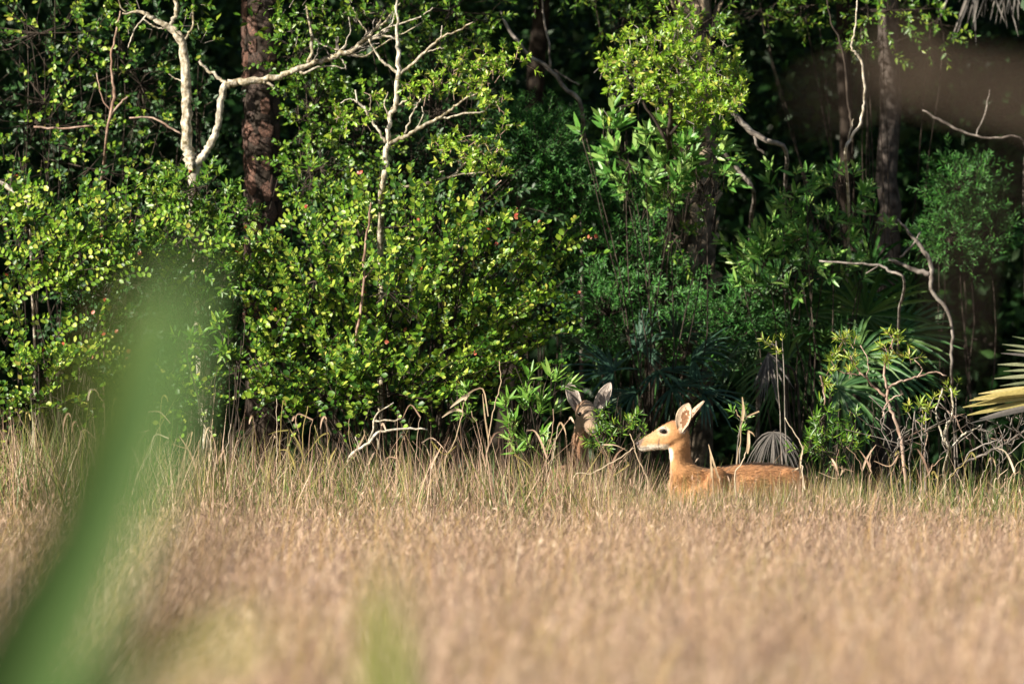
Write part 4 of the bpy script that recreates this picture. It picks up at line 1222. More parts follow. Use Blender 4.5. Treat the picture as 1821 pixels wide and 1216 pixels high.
shrub('cocoplum_bush', 'broad glossy round-leaved bush with arching shoots, below the slender pale tree', 'bush', at(720, 47.6),
      [(640, 420, 70, 70, 47.7, .3), (760, 400, 90, 70, 47.3, .3), (560, 500, 110, 70, 47.3, .34), (500, 620, 70, 70, 47.6, .3), (840, 460, 100, 60, 47.2, .3), (690, 520, 110, 60, 47.0, .34), (800, 570, 110, 50, 47.5, .34), (900, 560, 90, 60, 47.2, .3), (620, 610, 110, 50, 47.4, .3), (720, 660, 120, 50, 46.9, .3), (580, 700, 110, 40, 47.2, .3), (860, 660, 80, 40, 47.3, .25), (960, 470, 60, 40, 47.4, .2), (470, 520, 40, 60, 47.6, .2)],
      'coco', 'round', 'ranked', .044, .78, n=225, K=20, L=(.34, .66), up=.35, front=.45, young='coco_young', red=.03, radiate=True, singles=160, group=G1, stem_r=.012, extra=CENTRE_SHOOTS)
shrub('cocoplum_bush', 'low round-leaved growth along the grass at the foot of the arching bush', 'bush', at(700, 47.1),
      [(560, 690, 100, 45, 47.0, .2), (700, 700, 110, 40, 46.9, .2), (820, 680, 80, 45, 47.0, .2), (470, 660, 50, 60, 47.2, .2), (60, 710, 80, 40, 46.9, .2), (190, 690, 70, 50, 47.0, .2), (330, 690, 60, 50, 47.1, .2), (640, 640, 90, 40, 47.0, .2), (900, 640, 60, 50, 47.1, .2)],
      'coco', 'round', 'ranked', .042, .78, n=150, K=13, L=(.2, .4), up=.3, front=.3, young='coco_young', singles=120, group=G1, stem_r=.006)
shrub('cocoplum_bush', 'round-leaved bush low at the far left, over a dark hollow', 'bush', at(110, 47.6),
      [(50, 400, 80, 50, 47.4, .3), (140, 440, 80, 36, 47.2, .25), (230, 470, 100, 40, 47.5, .3), (60, 490, 90, 26, 47.1, .2), (170, 520, 70, 22, 47.3, .2), (90, 655, 110, 30, 46.9, .25), (240, 380, 90, 40, 47.8, .3), (330, 500, 60, 50, 47.6, .25), (20, 590, 40, 40, 47.1, .2), (150, 580, 60, 14, 47.2, .15)],
      'coco', 'round', 'ranked', .044, .78, n=120, K=18, L=(.3, .6), radiate=True, up=.3, front=.4, young='coco_young', red=.03, singles=160, group=G1, extra=LEFT_SHOOTS)
shrub('leafy_bush', 'upright bush of small pointed leaves in front of the fork of the pale tree', 'bush', at(360, 47.6),
      [(350, 335, 62, 50, 47.5, .2), (400, 400, 60, 60, 47.5, .2), (330, 420, 90, 50, 47.4, .2), (300, 360, 40, 40, 47.6, .2), (545, 320, 42, 40, 47.9, .2), (395, 470, 45, 55, 47.4, .2)],
      'mid_leaf', 'lance', 'rosette', .050, .36, n=150, K=10, L=(.14, .28), up=.9, front=.3, singles=240)
shrub('leafy_tree', 'tall leafy bush filling the top left corner, thin pale stem inside', 'bush', at(110, 48.6),
      [(70, 60, 120, 90, 48.6, .4), (60, 220, 110, 70, 48.5, .4), (210, 130, 90, 80, 48.8, .35), (160, 300, 120, 60, 48.6, .35), (20, 320, 70, 70, 48.4, .3), (280, 220, 50, 80, 48.9, .25), (110, -160, 240, 160, 48.8, .5)],
      'coco', 'round', 'rosette', .042, .62, n=190, K=10, L=(.2, .42), up=.35, front=.35, young='coco_young', singles=240, group=G1)
shrub('leafy_bush', 'paler green leafy bush just right of the dark pine trunk', 'bush', at(565, 48.8),
      [(560, 190, 62, 80, 48.7, .28), (570, 300, 75, 70, 48.6, .28), (540, 90, 60, 70, 48.9, .28), (640, 240, 60, 90, 48.7, .25), (625, 380, 70, 50, 48.4, .25)],
      'mid_leaf', 'round', 'rosette', .040, .6, n=190, K=10, L=(.15, .32), up=.6, front=.3, singles=180)
shrub('leafy_tree', 'leafy crown hanging into the top of the view between the forked and slender trees', 'tree', at(770, 49.2),
      [(640, 20, 150, 50, 49.0, .35), (800, 20, 110, 70, 49.0, .35), (860, 90, 60, 60, 49.0, .25), (740, 90, 90, 50, 49.3, .3), (740, -170, 260, 150, 49.4, .5)],
      'mid_leaf', 'lance', 'rosette', .046, .42, n=240, K=10, L=(.15, .3), up=.5, front=.3, singles=200)
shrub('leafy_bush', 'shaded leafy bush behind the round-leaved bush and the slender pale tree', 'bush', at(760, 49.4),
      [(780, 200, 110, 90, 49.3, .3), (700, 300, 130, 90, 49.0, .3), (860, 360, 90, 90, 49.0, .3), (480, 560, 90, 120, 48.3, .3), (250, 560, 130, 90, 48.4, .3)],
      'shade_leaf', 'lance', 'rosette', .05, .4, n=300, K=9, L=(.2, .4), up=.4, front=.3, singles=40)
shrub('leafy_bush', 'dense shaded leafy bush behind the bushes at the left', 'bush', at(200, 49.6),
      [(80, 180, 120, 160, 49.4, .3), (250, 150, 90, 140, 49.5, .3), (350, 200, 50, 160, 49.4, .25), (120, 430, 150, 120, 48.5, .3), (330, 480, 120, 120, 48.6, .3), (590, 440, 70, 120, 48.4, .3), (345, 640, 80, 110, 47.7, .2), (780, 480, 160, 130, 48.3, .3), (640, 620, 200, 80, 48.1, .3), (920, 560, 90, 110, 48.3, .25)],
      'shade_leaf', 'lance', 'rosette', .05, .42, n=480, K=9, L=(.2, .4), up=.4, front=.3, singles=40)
shrub('wax_myrtle', 'soft feathery green bush in the shade left of the broad-leaved bush', 'bush', at(960, 50.0),
      [(950, 270, 80, 60, 49.6, .3), (900, 240, 60, 40, 49.7, .25), (1000, 330, 80, 60, 49.6, .3), (960, 210, 60, 24, 49.8, .2)],
      'feather', 'lance', 'whorl', .042, .17, n=360, K=24, L=(.2, .38), up=.9, front=.2, singles=60, spread=.8)
shrub('wax_myrtle', 'soft feathery green bush in the shade behind the two deer', 'bush', at(1120, 49.8),
      [(1090, 430, 90, 90, 49.6, .3), (1150, 520, 90, 80, 49.5, .3), (1080, 560, 80, 80, 49.3, .3), (1160, 400, 40, 70, 49.9, .2), (1230, 590, 80, 60, 49.0, .25), (1300, 560, 60, 50, 49.1, .2)],
      'feather', 'lance', 'whorl', .046, .17, n=430, K=24, L=(.2, .4), up=.8, front=.2, singles=60, spread=.8)
shrub('wax_myrtle', 'soft green bush at the right edge beside the grey-brown trunk', 'bush', at(1710, 50.6),
      [(1710, 330, 55, 60, 50.5, .25), (1690, 420, 60, 50, 50.4, .25), (1760, 400, 50, 60, 50.6, .25)],
      'feather', 'lance', 'whorl', .046, .2, n=170, K=20, L=(.18, .34), up=.8, front=.2, singles=40, spread=.8)
shrub('broad_leaved_bush', 'bush with long broad pale green leaves under the yellow-green crown', 'bush', at(1200, 48.5),
      [(1230, 250, 90, 60, 48.2, .22), (1190, 300, 70, 50, 48.3, .22), (1080, 240, 45, 40, 48.4, .15), (1120, 290, 60, 50, 48.4, .2), (1265, 310, 50, 40, 48.3, .2), (1150, 350, 60, 30, 48.6, .2)],
      'lance_leaf', 'lance', 'rosette', .12, .27, n=62, K=8, L=(.12, .26), up=1.7, front=.2, singles=300, spread=.7, sunny=1.5)
shrub('broad_leaved_bush', 'upright broad-leaved bush between the palm trunk and the palmetto fans', 'bush', at(1430, 48.9),
      [(1405, 330, 40, 50, 48.7, .16), (1380, 420, 70, 60, 48.8, .2), (1460, 400, 80, 60, 48.9, .2), (1500, 330, 40, 40, 48.9, .15), (1340, 450, 40, 40, 48.8, .2), (1560, 390, 50, 40, 49.0, .15), (1420, 480, 120, 50, 48.8, .2)],
      'lance_leaf', 'lance', 'rosette', .095, .25, n=95, K=8, L=(.12, .26), up=1.6, front=.2, singles=240, spread=.75)
shrub('leafy_tree', 'bright green leafy boughs hanging into the top right of the view', 'tree', at(1560, 51.0),
      [(1580, 20, 110, 40, 50.6, .3), (1560, 75, 60, 30, 50.4, .2), (1660, 40, 60, 30, 50.6, .2), (1440, 10, 80, 30, 50.8, .3), (1350, 20, 90, 40, 51, .3), (1560, -150, 260, 110, 51, .5)],
      'mid_leaf', 'lance', 'rosette', .05, .35, n=200, K=10, L=(.16, .3), up=.2, front=.3, singles=120)
shrub('leafy_tree', 'feathery green boughs at the top of the view above the yellow-green crown', 'tree', at(1130, 50.4),
      [(1110, 30, 60, 40, 50.2, .25), (1180, 20, 70, 30, 50.3, .25), (1060, -90, 160, 90, 50.4, .4), (1240, 40, 60, 60, 48.8, .2), (1240, 150, 60, 60, 48.7, .2), (1230, 260, 60, 60, 48.8, .15), (1250, 330, 50, 40, 48.8, .12), (1205, 420, 26, 50, 48.9, .1)],
      'mid_leaf', 'lance', 'rosette', .045, .32, n=170, K=12, L=(.16, .3), up=.4, front=.3, singles=80)
shrub('sapling', 'small bright herb with long narrow leaves, left of the raised ears', 'plant', at(940, 46.3),
      [(905, 715, 24, 30, 46.2, .06), (940, 690, 26, 24, 46.2, .06), (985, 680, 20, 20, 46.2, .06), (935, 745, 44, 40, 46.2, .08), (960, 720, 40, 26, 46.2, .08), (930, 790, 46, 26, 46.2, .08)],
      'herb_leaf', 'lance', 'rosette', .105, .19, n=28, K=9, L=(.08, .2), up=1.7, front=.1, singles=300, spread=.75, dens=1.0, wood='sapling' if 'sapling' in M else 'brown_bark', stem_r=.006)
shrub('sapling', 'tiny narrow-leaved sprig between the herb and the bent dry reed', 'plant', at(828, 46.4),
      [(829, 690, 12, 18, 46.4, .04), (832, 720, 12, 16, 46.4, .04)], 'herb_leaf', 'lance', 'rosette', .07, .2, n=7, K=9, L=(.08, .16), up=1.6, front=.1, singles=80, stem_r=.005)
shrub('sapling', 'slim sapling with whorled leaves just right of the blurred green leaf', 'plant', at(400, 46.6),
      [(388, 565, 18, 16, 46.6, .05), (340, 600, 30, 16, 46.6, .06), (405, 610, 24, 20, 46.6, .06), (420, 640, 24, 16, 46.6, .06)], 'mid_leaf', 'lance', 'rosette', .07, .3, n=16, K=8, L=(.08, .16), up=1.2, front=.1, singles=130, stem_r=.006)
shrub('low_bush', 'low grey-green bush of narrow leaves in the grass right of the doe', 'plant', at(1470, 46.4),
      [(1465, 740, 30, 40, 46.4, .12), (1490, 790, 60, 26, 46.3, .14), (1440, 790, 30, 20, 46.3, .1), (1520, 760, 26, 26, 46.4, .1)], 'mid_leaf', 'lance', 'rosette', .065, .15, n=32, K=10, L=(.1, .2), up=1.0, front=.2, singles=260, stem_r=.006)
shrub('low_bush', 'low leafy weed between the two deer', 'plant', at(1100, 45.9),
      [(1110, 745, 36, 18, 45.9, .1), (1075, 770, 34, 22, 45.9, .1), (1140, 770, 22, 14, 45.9, .1), (1066, 735, 14, 14, 45.9, .06)], 'mid_leaf', 'lance', 'rosette', .05, .17, n=34, K=9, L=(.08, .18), up=1.0, front=.2, singles=120, stem_r=.004)

# yellow-tipped shrub with a bare reddish stem
def yellow_shrub():
    d = 46.2
    root = Root('yellow_tipped_shrub', 'bare-stemmed shrub with tufts of narrow yellow leaves, right of the doe', 'shrub', (P(1612, 800, d)[0], d, 0))
    x = root['_o'][0]
    mb = MB()
    a = P(1605, 803, d)
    tube(mb, smooth_path([(x, d, -.03), (x + .01, d, .45), a, P(1601, 775, d), P(1593, 748, d), P(1583, 726, d), P(1577, 710, d), P(1579, 692, d)], 24, .003), np.linspace(.013, .009, 24), 7, .5, .06)
    mb.build('stem', M['pink_bark'], root, smooth=True)
    for pts in ([(1579, 692, 5), (1574, 676, 4.5), (1573, 655, 4), (1580, 625, 3), (1590, 600, 2.4)], [(1577, 706, 5), (1556, 690, 4.5), (1540, 670, 4), (1530, 664, 3.5), (1516, 640, 3), (1500, 620, 2.4)],
                [(1580, 689, 5), (1594, 681, 4.5), (1612, 676, 4), (1632, 670, 3.5), (1658, 662, 3), (1684, 668, 2.4)], [(1632, 670, 3), (1640, 655, 2.4), (1626, 640, 2)], [(1532, 665, 3), (1512, 666, 2.6), (1488, 658, 2.4)],
                [(1540, 672, 2.6), (1544, 640, 2.2), (1530, 614, 2)], [(1466, 720, 3), (1464, 690, 3), (1458, 668, 2.6)], [(1570, 740, 3), (1574, 722, 3), (1590, 706, 2.4), (1606, 700, 2)]):
        limb(root, 'branch', pts, d, 'pink_bark', 6, .05, .003)
    leaf_clusters(root, [(1586, 588, 6), (1600, 598, 6), (1572, 620, 7), (1590, 612, 6), (1620, 634, 8), (1614, 626, 6), (1495, 612, 8), (1482, 628, 8), (1508, 606, 6), (1521, 608, 6), (1512, 650, 7), (1520, 636, 6), (1480, 640, 6), (1462, 674, 6), (1574, 650, 6), (1470, 660, 5), (1510, 664, 5), (1575, 642, 6)],
                  d, 'yellow_leaf', .062, .17, 10, 2, (.04, .08), singles=300, wood='pink_bark', dj=.04, up=1.0)
yellow_shrub()

def tuft_plant(label, spots, d, mat, stem_from, ln=.06):
    root = Root('sprig', label, 'plant', (P(stem_from, 800, d)[0], d, 0))
    for q in spots:
        mb = MB()
        tube(mb, smooth_path([(root['_o'][0], d, 0), (root['_o'][0] * .5 + P(q[0], q[1], d)[0] * .5 + R.normal(0, .02), d, P(q[0], q[1], d)[2] * .55), P(q[0], q[1], d)], 10, .004), np.linspace(.006, .003, 10), 5)
        mb.build('stem', M['grey_bark'], root, smooth=True)
    leaf_clusters(root, spots, d, mat, ln, .17, 10, 3, (.04, .09), singles=110, wood='grey_bark', dj=.03, up=.9, spreadpx=8)
tuft_plant('yellow-green tuft on a thin stem beside the bare grey twigs at right', [(1640, 738), (1628, 722), (1646, 720)], 46.1, 'yellow_leaf', 1632)
tuft_plant('small yellow-green tuft just left of the pale palm frond', [(1692, 700), (1700, 690)], 46.3, 'yellow_leaf', 1700, .05)
tuft_plant('tiny pale shoots poking up before the hanging grey dead frond', [(1380, 606), (1392, 620)], 46.8, 'yellow_leaf', 1398, .05)
tuft_plant('thin weed with upright green leaf standing over the back of the doe', [(1320, 728), (1318, 748)], 45.9, 'herb_leaf', 1312, .07)

# ------------------------------------------------------------------ palmettos and dead fronds
palmetto('big saw palmetto clump with green fans, right of the palm trunk', (2.15, 49.4),
         [(1450, 570, 49.3, 1.0, 5), (1540, 540, 49.6, 1.05, 20), (1600, 590, 49.6, .95, 40), (1380, 560, 49.2, .9, -25), (1500, 640, 49.0, .9, 10), (1330, 620, 49.2, .9, -40), (1420, 610, 49.0, .9, -10), (1420, 560, 49.2, 1.0, -10), (1480, 520, 49.3, 1.1, 10), (1540, 560, 49.2, 1.15, 30), (1380, 500, 49.5, 1.0, -30), (1460, 610, 48.9, 1.0, -40), (1520, 640, 48.8, 1.0, 60), (1590, 600, 49.2, 1.05, 50), (1400, 640, 48.8, .9, -70), (1550, 480, 49.6, 1.05, 15),
          (1350, 580, 49.4, .9, -50), (1440, 470, 49.7, 1.0, -5), (1610, 530, 49.6, .95, 35), (1490, 690, 48.6, .9, 85), (1580, 660, 49.0, .9, 80)], 'palm', n=24, size=.46, split=True)
palmetto('dark blue-green palmetto with drooping fans behind the ears of the doe', (.75, 48.6),
         [(1195, 690, 48.2, 1.05, 80), (1230, 640, 48.4, 1.1, 60), (1170, 660, 48.4, 1.1, 100), (1090, 660, 48.3, 1.0, -70), (1060, 640, 48.5, 1.0, -50), (1140, 620, 48.6, 1.0, 20), (1250, 700, 48.2, 1.0, 95), (1130, 700, 48.2, .9, -95), (1200, 600, 48.8, 1.0, 20), (1290, 650, 48.6, .9, 40)],
         'palm_blue', n=24, size=.37, flat=True)

def dead_frond(label, hub, d, ax, size, base_px, mat='palm_dry', n=22, span=.9, droop=.9, group=None):
    h = P(*hub, d)
    bx = P(base_px[0], base_px[1], d + .15)
    root = Root('dead_frond', label, 'palm frond', (bx[0], d + .15, 0), group)
    mb = MB()
    tube(mb, smooth_path([(bx[0], d + .15, 0), bx, (bx + h) / 2 + np.array([0, 0, .06]), h], 12), np.linspace(.011, .007, 12), 5)
    mb.build('leaf_stalk', M['brown_bark'], root, smooth=True)
    fan(root, h, ax, 0, size, n, mat, name='blade', droop=droop, face=(-.2, -1, .2), span=span, wid=.62, ragged=True)
dead_frond('grey dead palm frond hanging down over the saw palmetto', (1366, 628), 48.4, (.05, -.2, -1), .34, (1420, 700), span=.5, n=34, droop=.1)
dead_frond('dull grey dead frond arching low behind the back of the doe', (1376, 768), 47.5, (.0, -.3, -.9), .25, (1390, 800), span=1.5, n=40, droop=.8)

def dry_skirt():
    d = 51.0
    x = P(1885, 0, d)[0]
    root = Root('cabbage_palm', 'palm at the upper right with dead grey fronds hanging from its unseen top', 'tree', (x + .12, d + .1, 0))
    mb = MB()
    tube(mb, smooth_path([(x + .12, d + .1, -.05), (x + .1, d + .1, 1.8), (x + .05, d + .05, 3.6), (x, d, 5)], 26, .006), np.full(26, .12), 12, .3, .06)
    mb.build('trunk', M['trunk_bark'], root, smooth=True)
    for k in range(20):
        a = R.uniform(0, 6.28) if k < 8 else R.uniform(2.8, 3.4)
        fan(root, np.array([x + math.cos(a) * R.uniform(.15, .62), d + math.sin(a) * .2 - .1, 4.2 + R.uniform(0, .3)]), (math.cos(a) * .25, math.sin(a) * .25 - .1, -1), .05, R.uniform(.5, .75), 14, 'palm_dry', name='dead_frond', droop=.05, face=(-.3, -1, .1), span=.5, wid=.6, ragged=True)
    for k in range(10):
        a = k * 2.4
        fan(root, np.array([x, d, 5.0]), (math.cos(a), math.sin(a), R.uniform(0, .8)), .7, .7, 20, 'palm', droop=.4)
dry_skirt()

def lit_frond():
    d = 46.0
    hub = P(1935, 672, d)
    root = Root('palmetto_frond', 'sunlit straw-coloured palm frond reaching in from the right edge', 'palm', (hub[0] + .45, d + .2, 0))
    bx = root['_o']
    mb = MB()
    tube(mb, smooth_path([(bx[0], bx[1], 0), (bx[0] - .05, d + .1, .7), hub], 12), np.linspace(.014, .009, 12), 6)
    mb.build('leaf_stalk', M['palm'], root, smooth=True)
    for (y1, x1, mat, w, y0) in ((612, 1782, 'palm_pale', 7, 645), (628, 1780, 'palm_dry', 7, 655), (622, 1790, 'palm_pale', 6, 650), (648, 1774, 'palm_pale', 9, 662), (660, 1784, 'palm_pale', 7, 667), (673, 1768, 'palm_pale', 9, 674), (686, 1778, 'palm_pale', 7, 680),
                                 (700, 1740, 'palm_straw', 10, 690), (712, 1724, 'palm_straw', 13, 694), (708, 1732, 'palm_straw', 11, 692), (724, 1712, 'palm_straw', 13, 697), (738, 1720, 'palm_straw', 13, 703), (744, 1742, 'palm_dry', 10, 708), (752, 1726, 'palm_dry', 8, 712), (598, 1800, 'palm_pale', 6, 640)):
        tip = P(x1, y1, d - .1 + R.normal(0, .05))
        start = hub + np.array([0, 0, (672 - y0) / FOC * d])
        t = np.linspace(0, 1, 7)
        c = start + (tip - start) * t[:, None] + np.array([0, 0, 1.0]) * (.02 * np.sin(t * np.pi))[:, None]
        wv = w / 2 / FOC * d * np.interp(t, [0, .3, .8, 1], [.8, 1.1, .8, .12])
        up = np.array([0, .4, .9]); o = np.array([-.15, -.9, .4])
        l = c + up * wv[:, None] + o * (wv * .5)[:, None] * -.6; r = c - up * wv[:, None] + o * (wv * .5)[:, None] * -.6
        i = np.arange(6)
        q = np.concatenate([np.stack([i, 7 + i, 8 + i, i + 1], -1), np.stack([7 + i, 14 + i, 15 + i, 8 + i], -1)])
        lb = MB(); lb.add(np.concatenate([l, c, r]), [q], R.random())
        lb.build('leaflet', M[mat], root)
lit_frond()

# ------------------------------------------------------------------ bare branches, vines, reeds
def bare(name, label, cat, d, paths, mat, group=None, base=None, lump=.05, sides=6):
    """a bare branch or vine: first path is the main stem, the rest are side branches"""
    q = paths[0][0]
    b = P(q[0], q[1], d)
    root = Root(name, label, cat, (b[0], d, 0 if base is None else base), group)
    if base is None and b[2] > .15:
        g = 555 + EYE / d * FOC
        back = min(1.6, .3 + b[2] * .8)                                    # it leans forward out of the bushes behind
        paths = [[(q[0] + R.normal(0, 14), g, q[2], back), (q[0] + R.normal(0, 10), q[1] * .45 + g * .55, q[2], back * .8), (q[0] + R.normal(0, 5), q[1] * .85 + g * .15, q[2], back * .35)] + list(paths[0])] + list(paths[1:])
    for i, pts in enumerate(paths):
        limb(root, 'stem' if i == 0 else 'branch', pts, d, mat, sides, lump, .003)
    return root
bare('vine', 'pale sunlit vine curving up in front of the shaded grey-brown trunk', 'vine', 48.4, [[(1503, 273, 6), (1512, 250, 5.5), (1529, 219, 5), (1536, 190, 4.5), (1537, 160, 4.5), (1533, 116, 4.5), (1522, 96, 4.5), (1514, 86, 4), (1518, 66, 3.5), (1521, 45, 3), (1524, 0, 2.5)], [(1505, 268, 4), (1512, 235, 3), (1518, 212, 2.5)]], 'pale_bark')
bare('vine', 'thin grey vine hanging just left of the pale sunlit vine', 'vine', 49.0, [[(1516, 250, 4), (1513, 215, 5), (1508, 180, 5), (1503, 113, 5), (1492, 70, 4), (1478, 40, 3), (1470, -10, 3)]], 'brown_bark')
bare('dead_branch', 'leaning dark dead branch in the gap left of the yellow-green crown', 'branch', 49.6, [[(1035, 195, 8), (1001, 152, 8), (975, 121, 8), (940, 98, 7), (903, 50, 6), (890, 20, 4)], [(978, 122, 5), (975, 76, 4.5), (967, 30, 4), (963, -10, 4)], [(985, 124, 4), (1010, 140, 3.4), (1030, 152, 3)]], 'grey_bark')
bare('dead_branch', 'grey dead branch sloping down right of the yellow-green crown', 'branch', 48.9, [[(1397, 270, 8), (1363, 250, 10), (1332, 231, 11), (1310, 208, 10), (1300, 190, 7)], [(1342, 238, 6), (1346, 260, 5), (1360, 275, 4)]], 'grey_bark')
bare('dead_branch', 'short grey dead branch sloping down above the palm trunk', 'branch', 49.2, [[(1340, 342, 8), (1318, 310, 8), (1294, 279, 7), (1286, 262, 4)]], 'grey_bark')
bare('dead_branch', 'crooked grey branch above the right end of the palmetto', 'branch', 48.8, [[(1692, 665, 5), (1692, 620, 6), (1693, 582, 6), (1681, 547, 7), (1656, 514, 8), (1657, 480, 9), (1648, 455, 9), (1634, 434, 8), (1612, 408, 6), (1596, 390, 4)], [(1654, 488, 11), (1626, 480, 9), (1597, 466, 6), (1580, 462, 4)], [(1600, 458, 4), (1620, 438, 4), (1638, 412, 3)]], 'grey_bark')
bare('dead_branch', 'thin bare branch lying across the palmetto fans', 'branch', 48.3, [[(1608, 499, 5), (1584, 484, 5), (1563, 472, 4.5), (1520, 469, 4), (1457, 464, 3)], [(1563, 472, 3), (1540, 486, 2.5)]], 'grey_bark')
bare('dead_branch', 'thin dead stick slanting across the dark at the upper right', 'branch', 50.2, [[(1821, 252, 4), (1770, 246, 4), (1736, 243, 4), (1700, 229, 5), (1668, 212, 5), (1640, 196, 3)], [(1736, 243, 3), (1752, 200, 3), (1760, 160, 2)]], 'grey_bark')
bare('dead_branch', 'white dead branch poking in at the left edge under the leafy tree', 'branch', 48.0, [[(52, 372, 5), (36, 352, 8), (14, 334, 9), (-8, 322, 9), (-60, 300, 10)]], 'pale_bark')
bare('thin_stem', 'thin pale stem climbing through the leafy bush at the upper left', 'branch', 48.1, [[(188, 250, 5), (196, 205, 6), (204, 165, 6), (200, 140, 5), (198, 100, 4), (206, 60, 4), (214, 20, 3)], [(198, 204, 4), (212, 186, 4), (227, 172, 3)], [(196, 196, 3), (180, 170, 2.6), (172, 130, 2)], [(60, 226, 4), (110, 228, 4), (165, 224, 3)], [(230, 210, 3), (270, 210, 3.4), (300, 226, 4), (324, 240, 3)]], 'pink_bark')
bare('vine', 'long thin bare vine hanging down the middle of the round-leaved bush', 'vine', 46.9, [[(634, 596, 5), (640, 560, 5), (647, 500, 4.5), (648, 450, 4.5), (655, 400, 4), (660, 360, 3)], [(648, 495, 3), (662, 480, 2.5), (672, 470, 2)]], 'pink_bark')
bare('dry_stick', 'bare forked twig lying low in the grass below the round-leaved bush', 'stick', 45.9, [[(622, 812, 6), (650, 792, 6), (672, 770, 5.5), (690, 766, 5), (720, 762, 4.5), (760, 764, 3)], [(655, 790, 4), (664, 762, 4), (668, 740, 3.4), (700, 716, 2.4)], [(666, 748, 3.5), (700, 748, 3.5), (716, 744, 2.5)], [(640, 798, 3), (632, 776, 2.4)]], 'pale_bark')
RT = 'bare grey twigs in the grass at the right'
for k, (dx, dd) in enumerate(((0, 0), )):
    bare('dry_twig', 'tall forked bare twig in front of the pale palm frond', 'twig', 46.2, [[(1688, 800, 5), (1680, 778, 4.5), (1683, 757, 4.5), (1694, 742, 4), (1694, 716, 4), (1690, 690, 3)], [(1688, 800, 4), (1680, 786, 4), (1672, 760, 4), (1664, 738, 3.6), (1670, 712, 3), (1676, 690, 2.4)], [(1690, 798, 4), (1712, 774, 4), (1728, 766, 3.4), (1744, 756, 2.6)]], 'pale_bark')
bare('dry_twig', 'branching bare twig at the right edge below the pale palm frond', 'twig', 46.0, [[(1704, 838, 5), (1712, 824, 5), (1740, 812, 5), (1765, 800, 4.5), (1790, 788, 4), (1815, 770, 4), (1830, 764, 4)], [(1716, 822, 3), (1724, 804, 3), (1752, 790, 3), (1780, 780, 2)], [(1790, 790, 3), (1800, 760, 2.4), (1790, 740, 2)]], 'grey_bark')
TW = ('at the very foot of the yellow-tipped shrub', 'between the yellow-tipped shrub and the tall forked twig', 'round the tall forked twig', 'below the pale palm frond')
for k in range(26):
    px = R.uniform(1540, 1830); py = R.uniform(790, 850); h = R.uniform(40, 110); l = R.normal(0, 30)
    bare('dry_twig', 'thin bare twig in the tangle ' + TW[0 if px < 1625 else 1 if px < 1675 else 2 if px < 1720 else 3], 'twig', R.uniform(45.9, 47.0),
         [[(px, py, 1.9), (px + l * .3 + R.normal(0, 5), py - h * .35, 1.7), (px + l * .6 + R.normal(0, 8), py - h * .7, 1.9), (px + l + R.normal(0, 8), py - h, 1.3)],
          [(px + l * .3, py - h * .35, 2), (px + l * .3 + R.normal(0, 18), py - h * .55, 1.7), (px + R.normal(0, 40), py - h * .8, 1.2)],
          [(px + l * .6, py - h * .7, 1.8), (px + l * .6 + R.normal(0, 20), py - h * .85, 1.2)]], R.choice(['grey_bark', 'brown_bark', 'pink_bark', 'grey_bark']), RT, sides=5)

def reed(label, d, pts, leaves=(), group=None, mat='reed', w=1.0):
    q = pts[0]
    b = P(q[0], q[1], d)
    root = Root('dry_reed', label, 'reed', (b[0], d, 0), group)
    g = 555 + EYE / d * FOC
    mb = MB()
    p, r = px_path([(q[0] + R.normal(0, 8), g, 3.2 * w), (q[0] + R.normal(0, 3), (q[1] + g) / 2, 3.0 * w)] + [(a, b_, (2.6 - 1.0 * i_ / len(pts)) * w) for i_, (a, b_) in enumerate(pts)], d, None, .003)
    tube(mb, p, r, 5)
    mb.build('stem', M[mat], root, smooth=True)
    for lf in leaves:
        a = np.array([np.append(P(x, y, d + R.normal(0, .01)), 0) for x, y, _ in lf])
        wd = np.array([x[2] for x in lf]) * .85 / FOC * d / 2
        a[:, 3] = wd
        s = smooth_path(a, 9)
        c = s[:, :3]; T = norm(np.gradient(c, axis=0)); sd = norm(np.cross(T, [0.2, 1, 0.2]))
        l = c + sd * s[:, 3:]; rr = c - sd * s[:, 3:]; c2 = c + np.array([0, .35, 0]) * s[:, 3:]
        i = np.arange(8)
        m_ = MB(); m_.add(np.concatenate([l, c2, rr]), [np.concatenate([np.stack([i, i + 1, i + 10, i + 9], -1), np.stack([i + 9, i + 10, i + 19, i + 18], -1)])], R.random())
        m_.build('leaf_blade', M[mat], root)
reed('dry reed with a folded crooked tip, left of the narrow-leaved herb', 45.8, [(790, 830), (806, 790), (820, 745), (826, 712)], [[(826, 712, 5), (832, 702, 8), (822, 708, 7), (806, 720, 4), (800, 726, 1)], [(824, 732, 4), (812, 728, 6), (800, 732, 5), (786, 742, 2)], [(832, 700, 4), (846, 692, 3), (860, 694, 3), (868, 740, 2)]])
reed('tall thin dry reed in front of the narrow-leaved herb', 45.7, [(864, 840), (868, 780), (876, 735), (886, 700), (891, 672), (888, 642)], [[(868, 780, 3), (862, 740, 3), (858, 700, 1)]])
reed('dry stalk slanting up to the nose of the doe', 44.7, [(1020, 850), (1050, 842), (1092, 820), (1112, 807), (1129, 796)])
reed('dry stalk standing just before the nose of the doe', 44.6, [(1152, 860), (1142, 832), (1131, 807), (1128, 788), (1120, 771)])
reed('dry reed with a pale split leaf, rising over the back of the doe', 44.6, [(1308, 850), (1318, 828), (1326, 808), (1332, 786)], [[(1328, 806, 6), (1331, 790, 7), (1331, 770, 5), (1330, 764, 2)], [(1331, 766, 3), (1338, 770, 3), (1342, 776, 1)]])
reed('pale pointed dry leaf standing before the shoulder of the doe', 44.6, [(1268, 850), (1266, 828)], [[(1278, 850, 4), (1270, 826, 4.5), (1264, 806, 3.5), (1260, 790, 1)], [(1265, 850, 4), (1264, 820, 3.5), (1263, 800, 1.5)]])
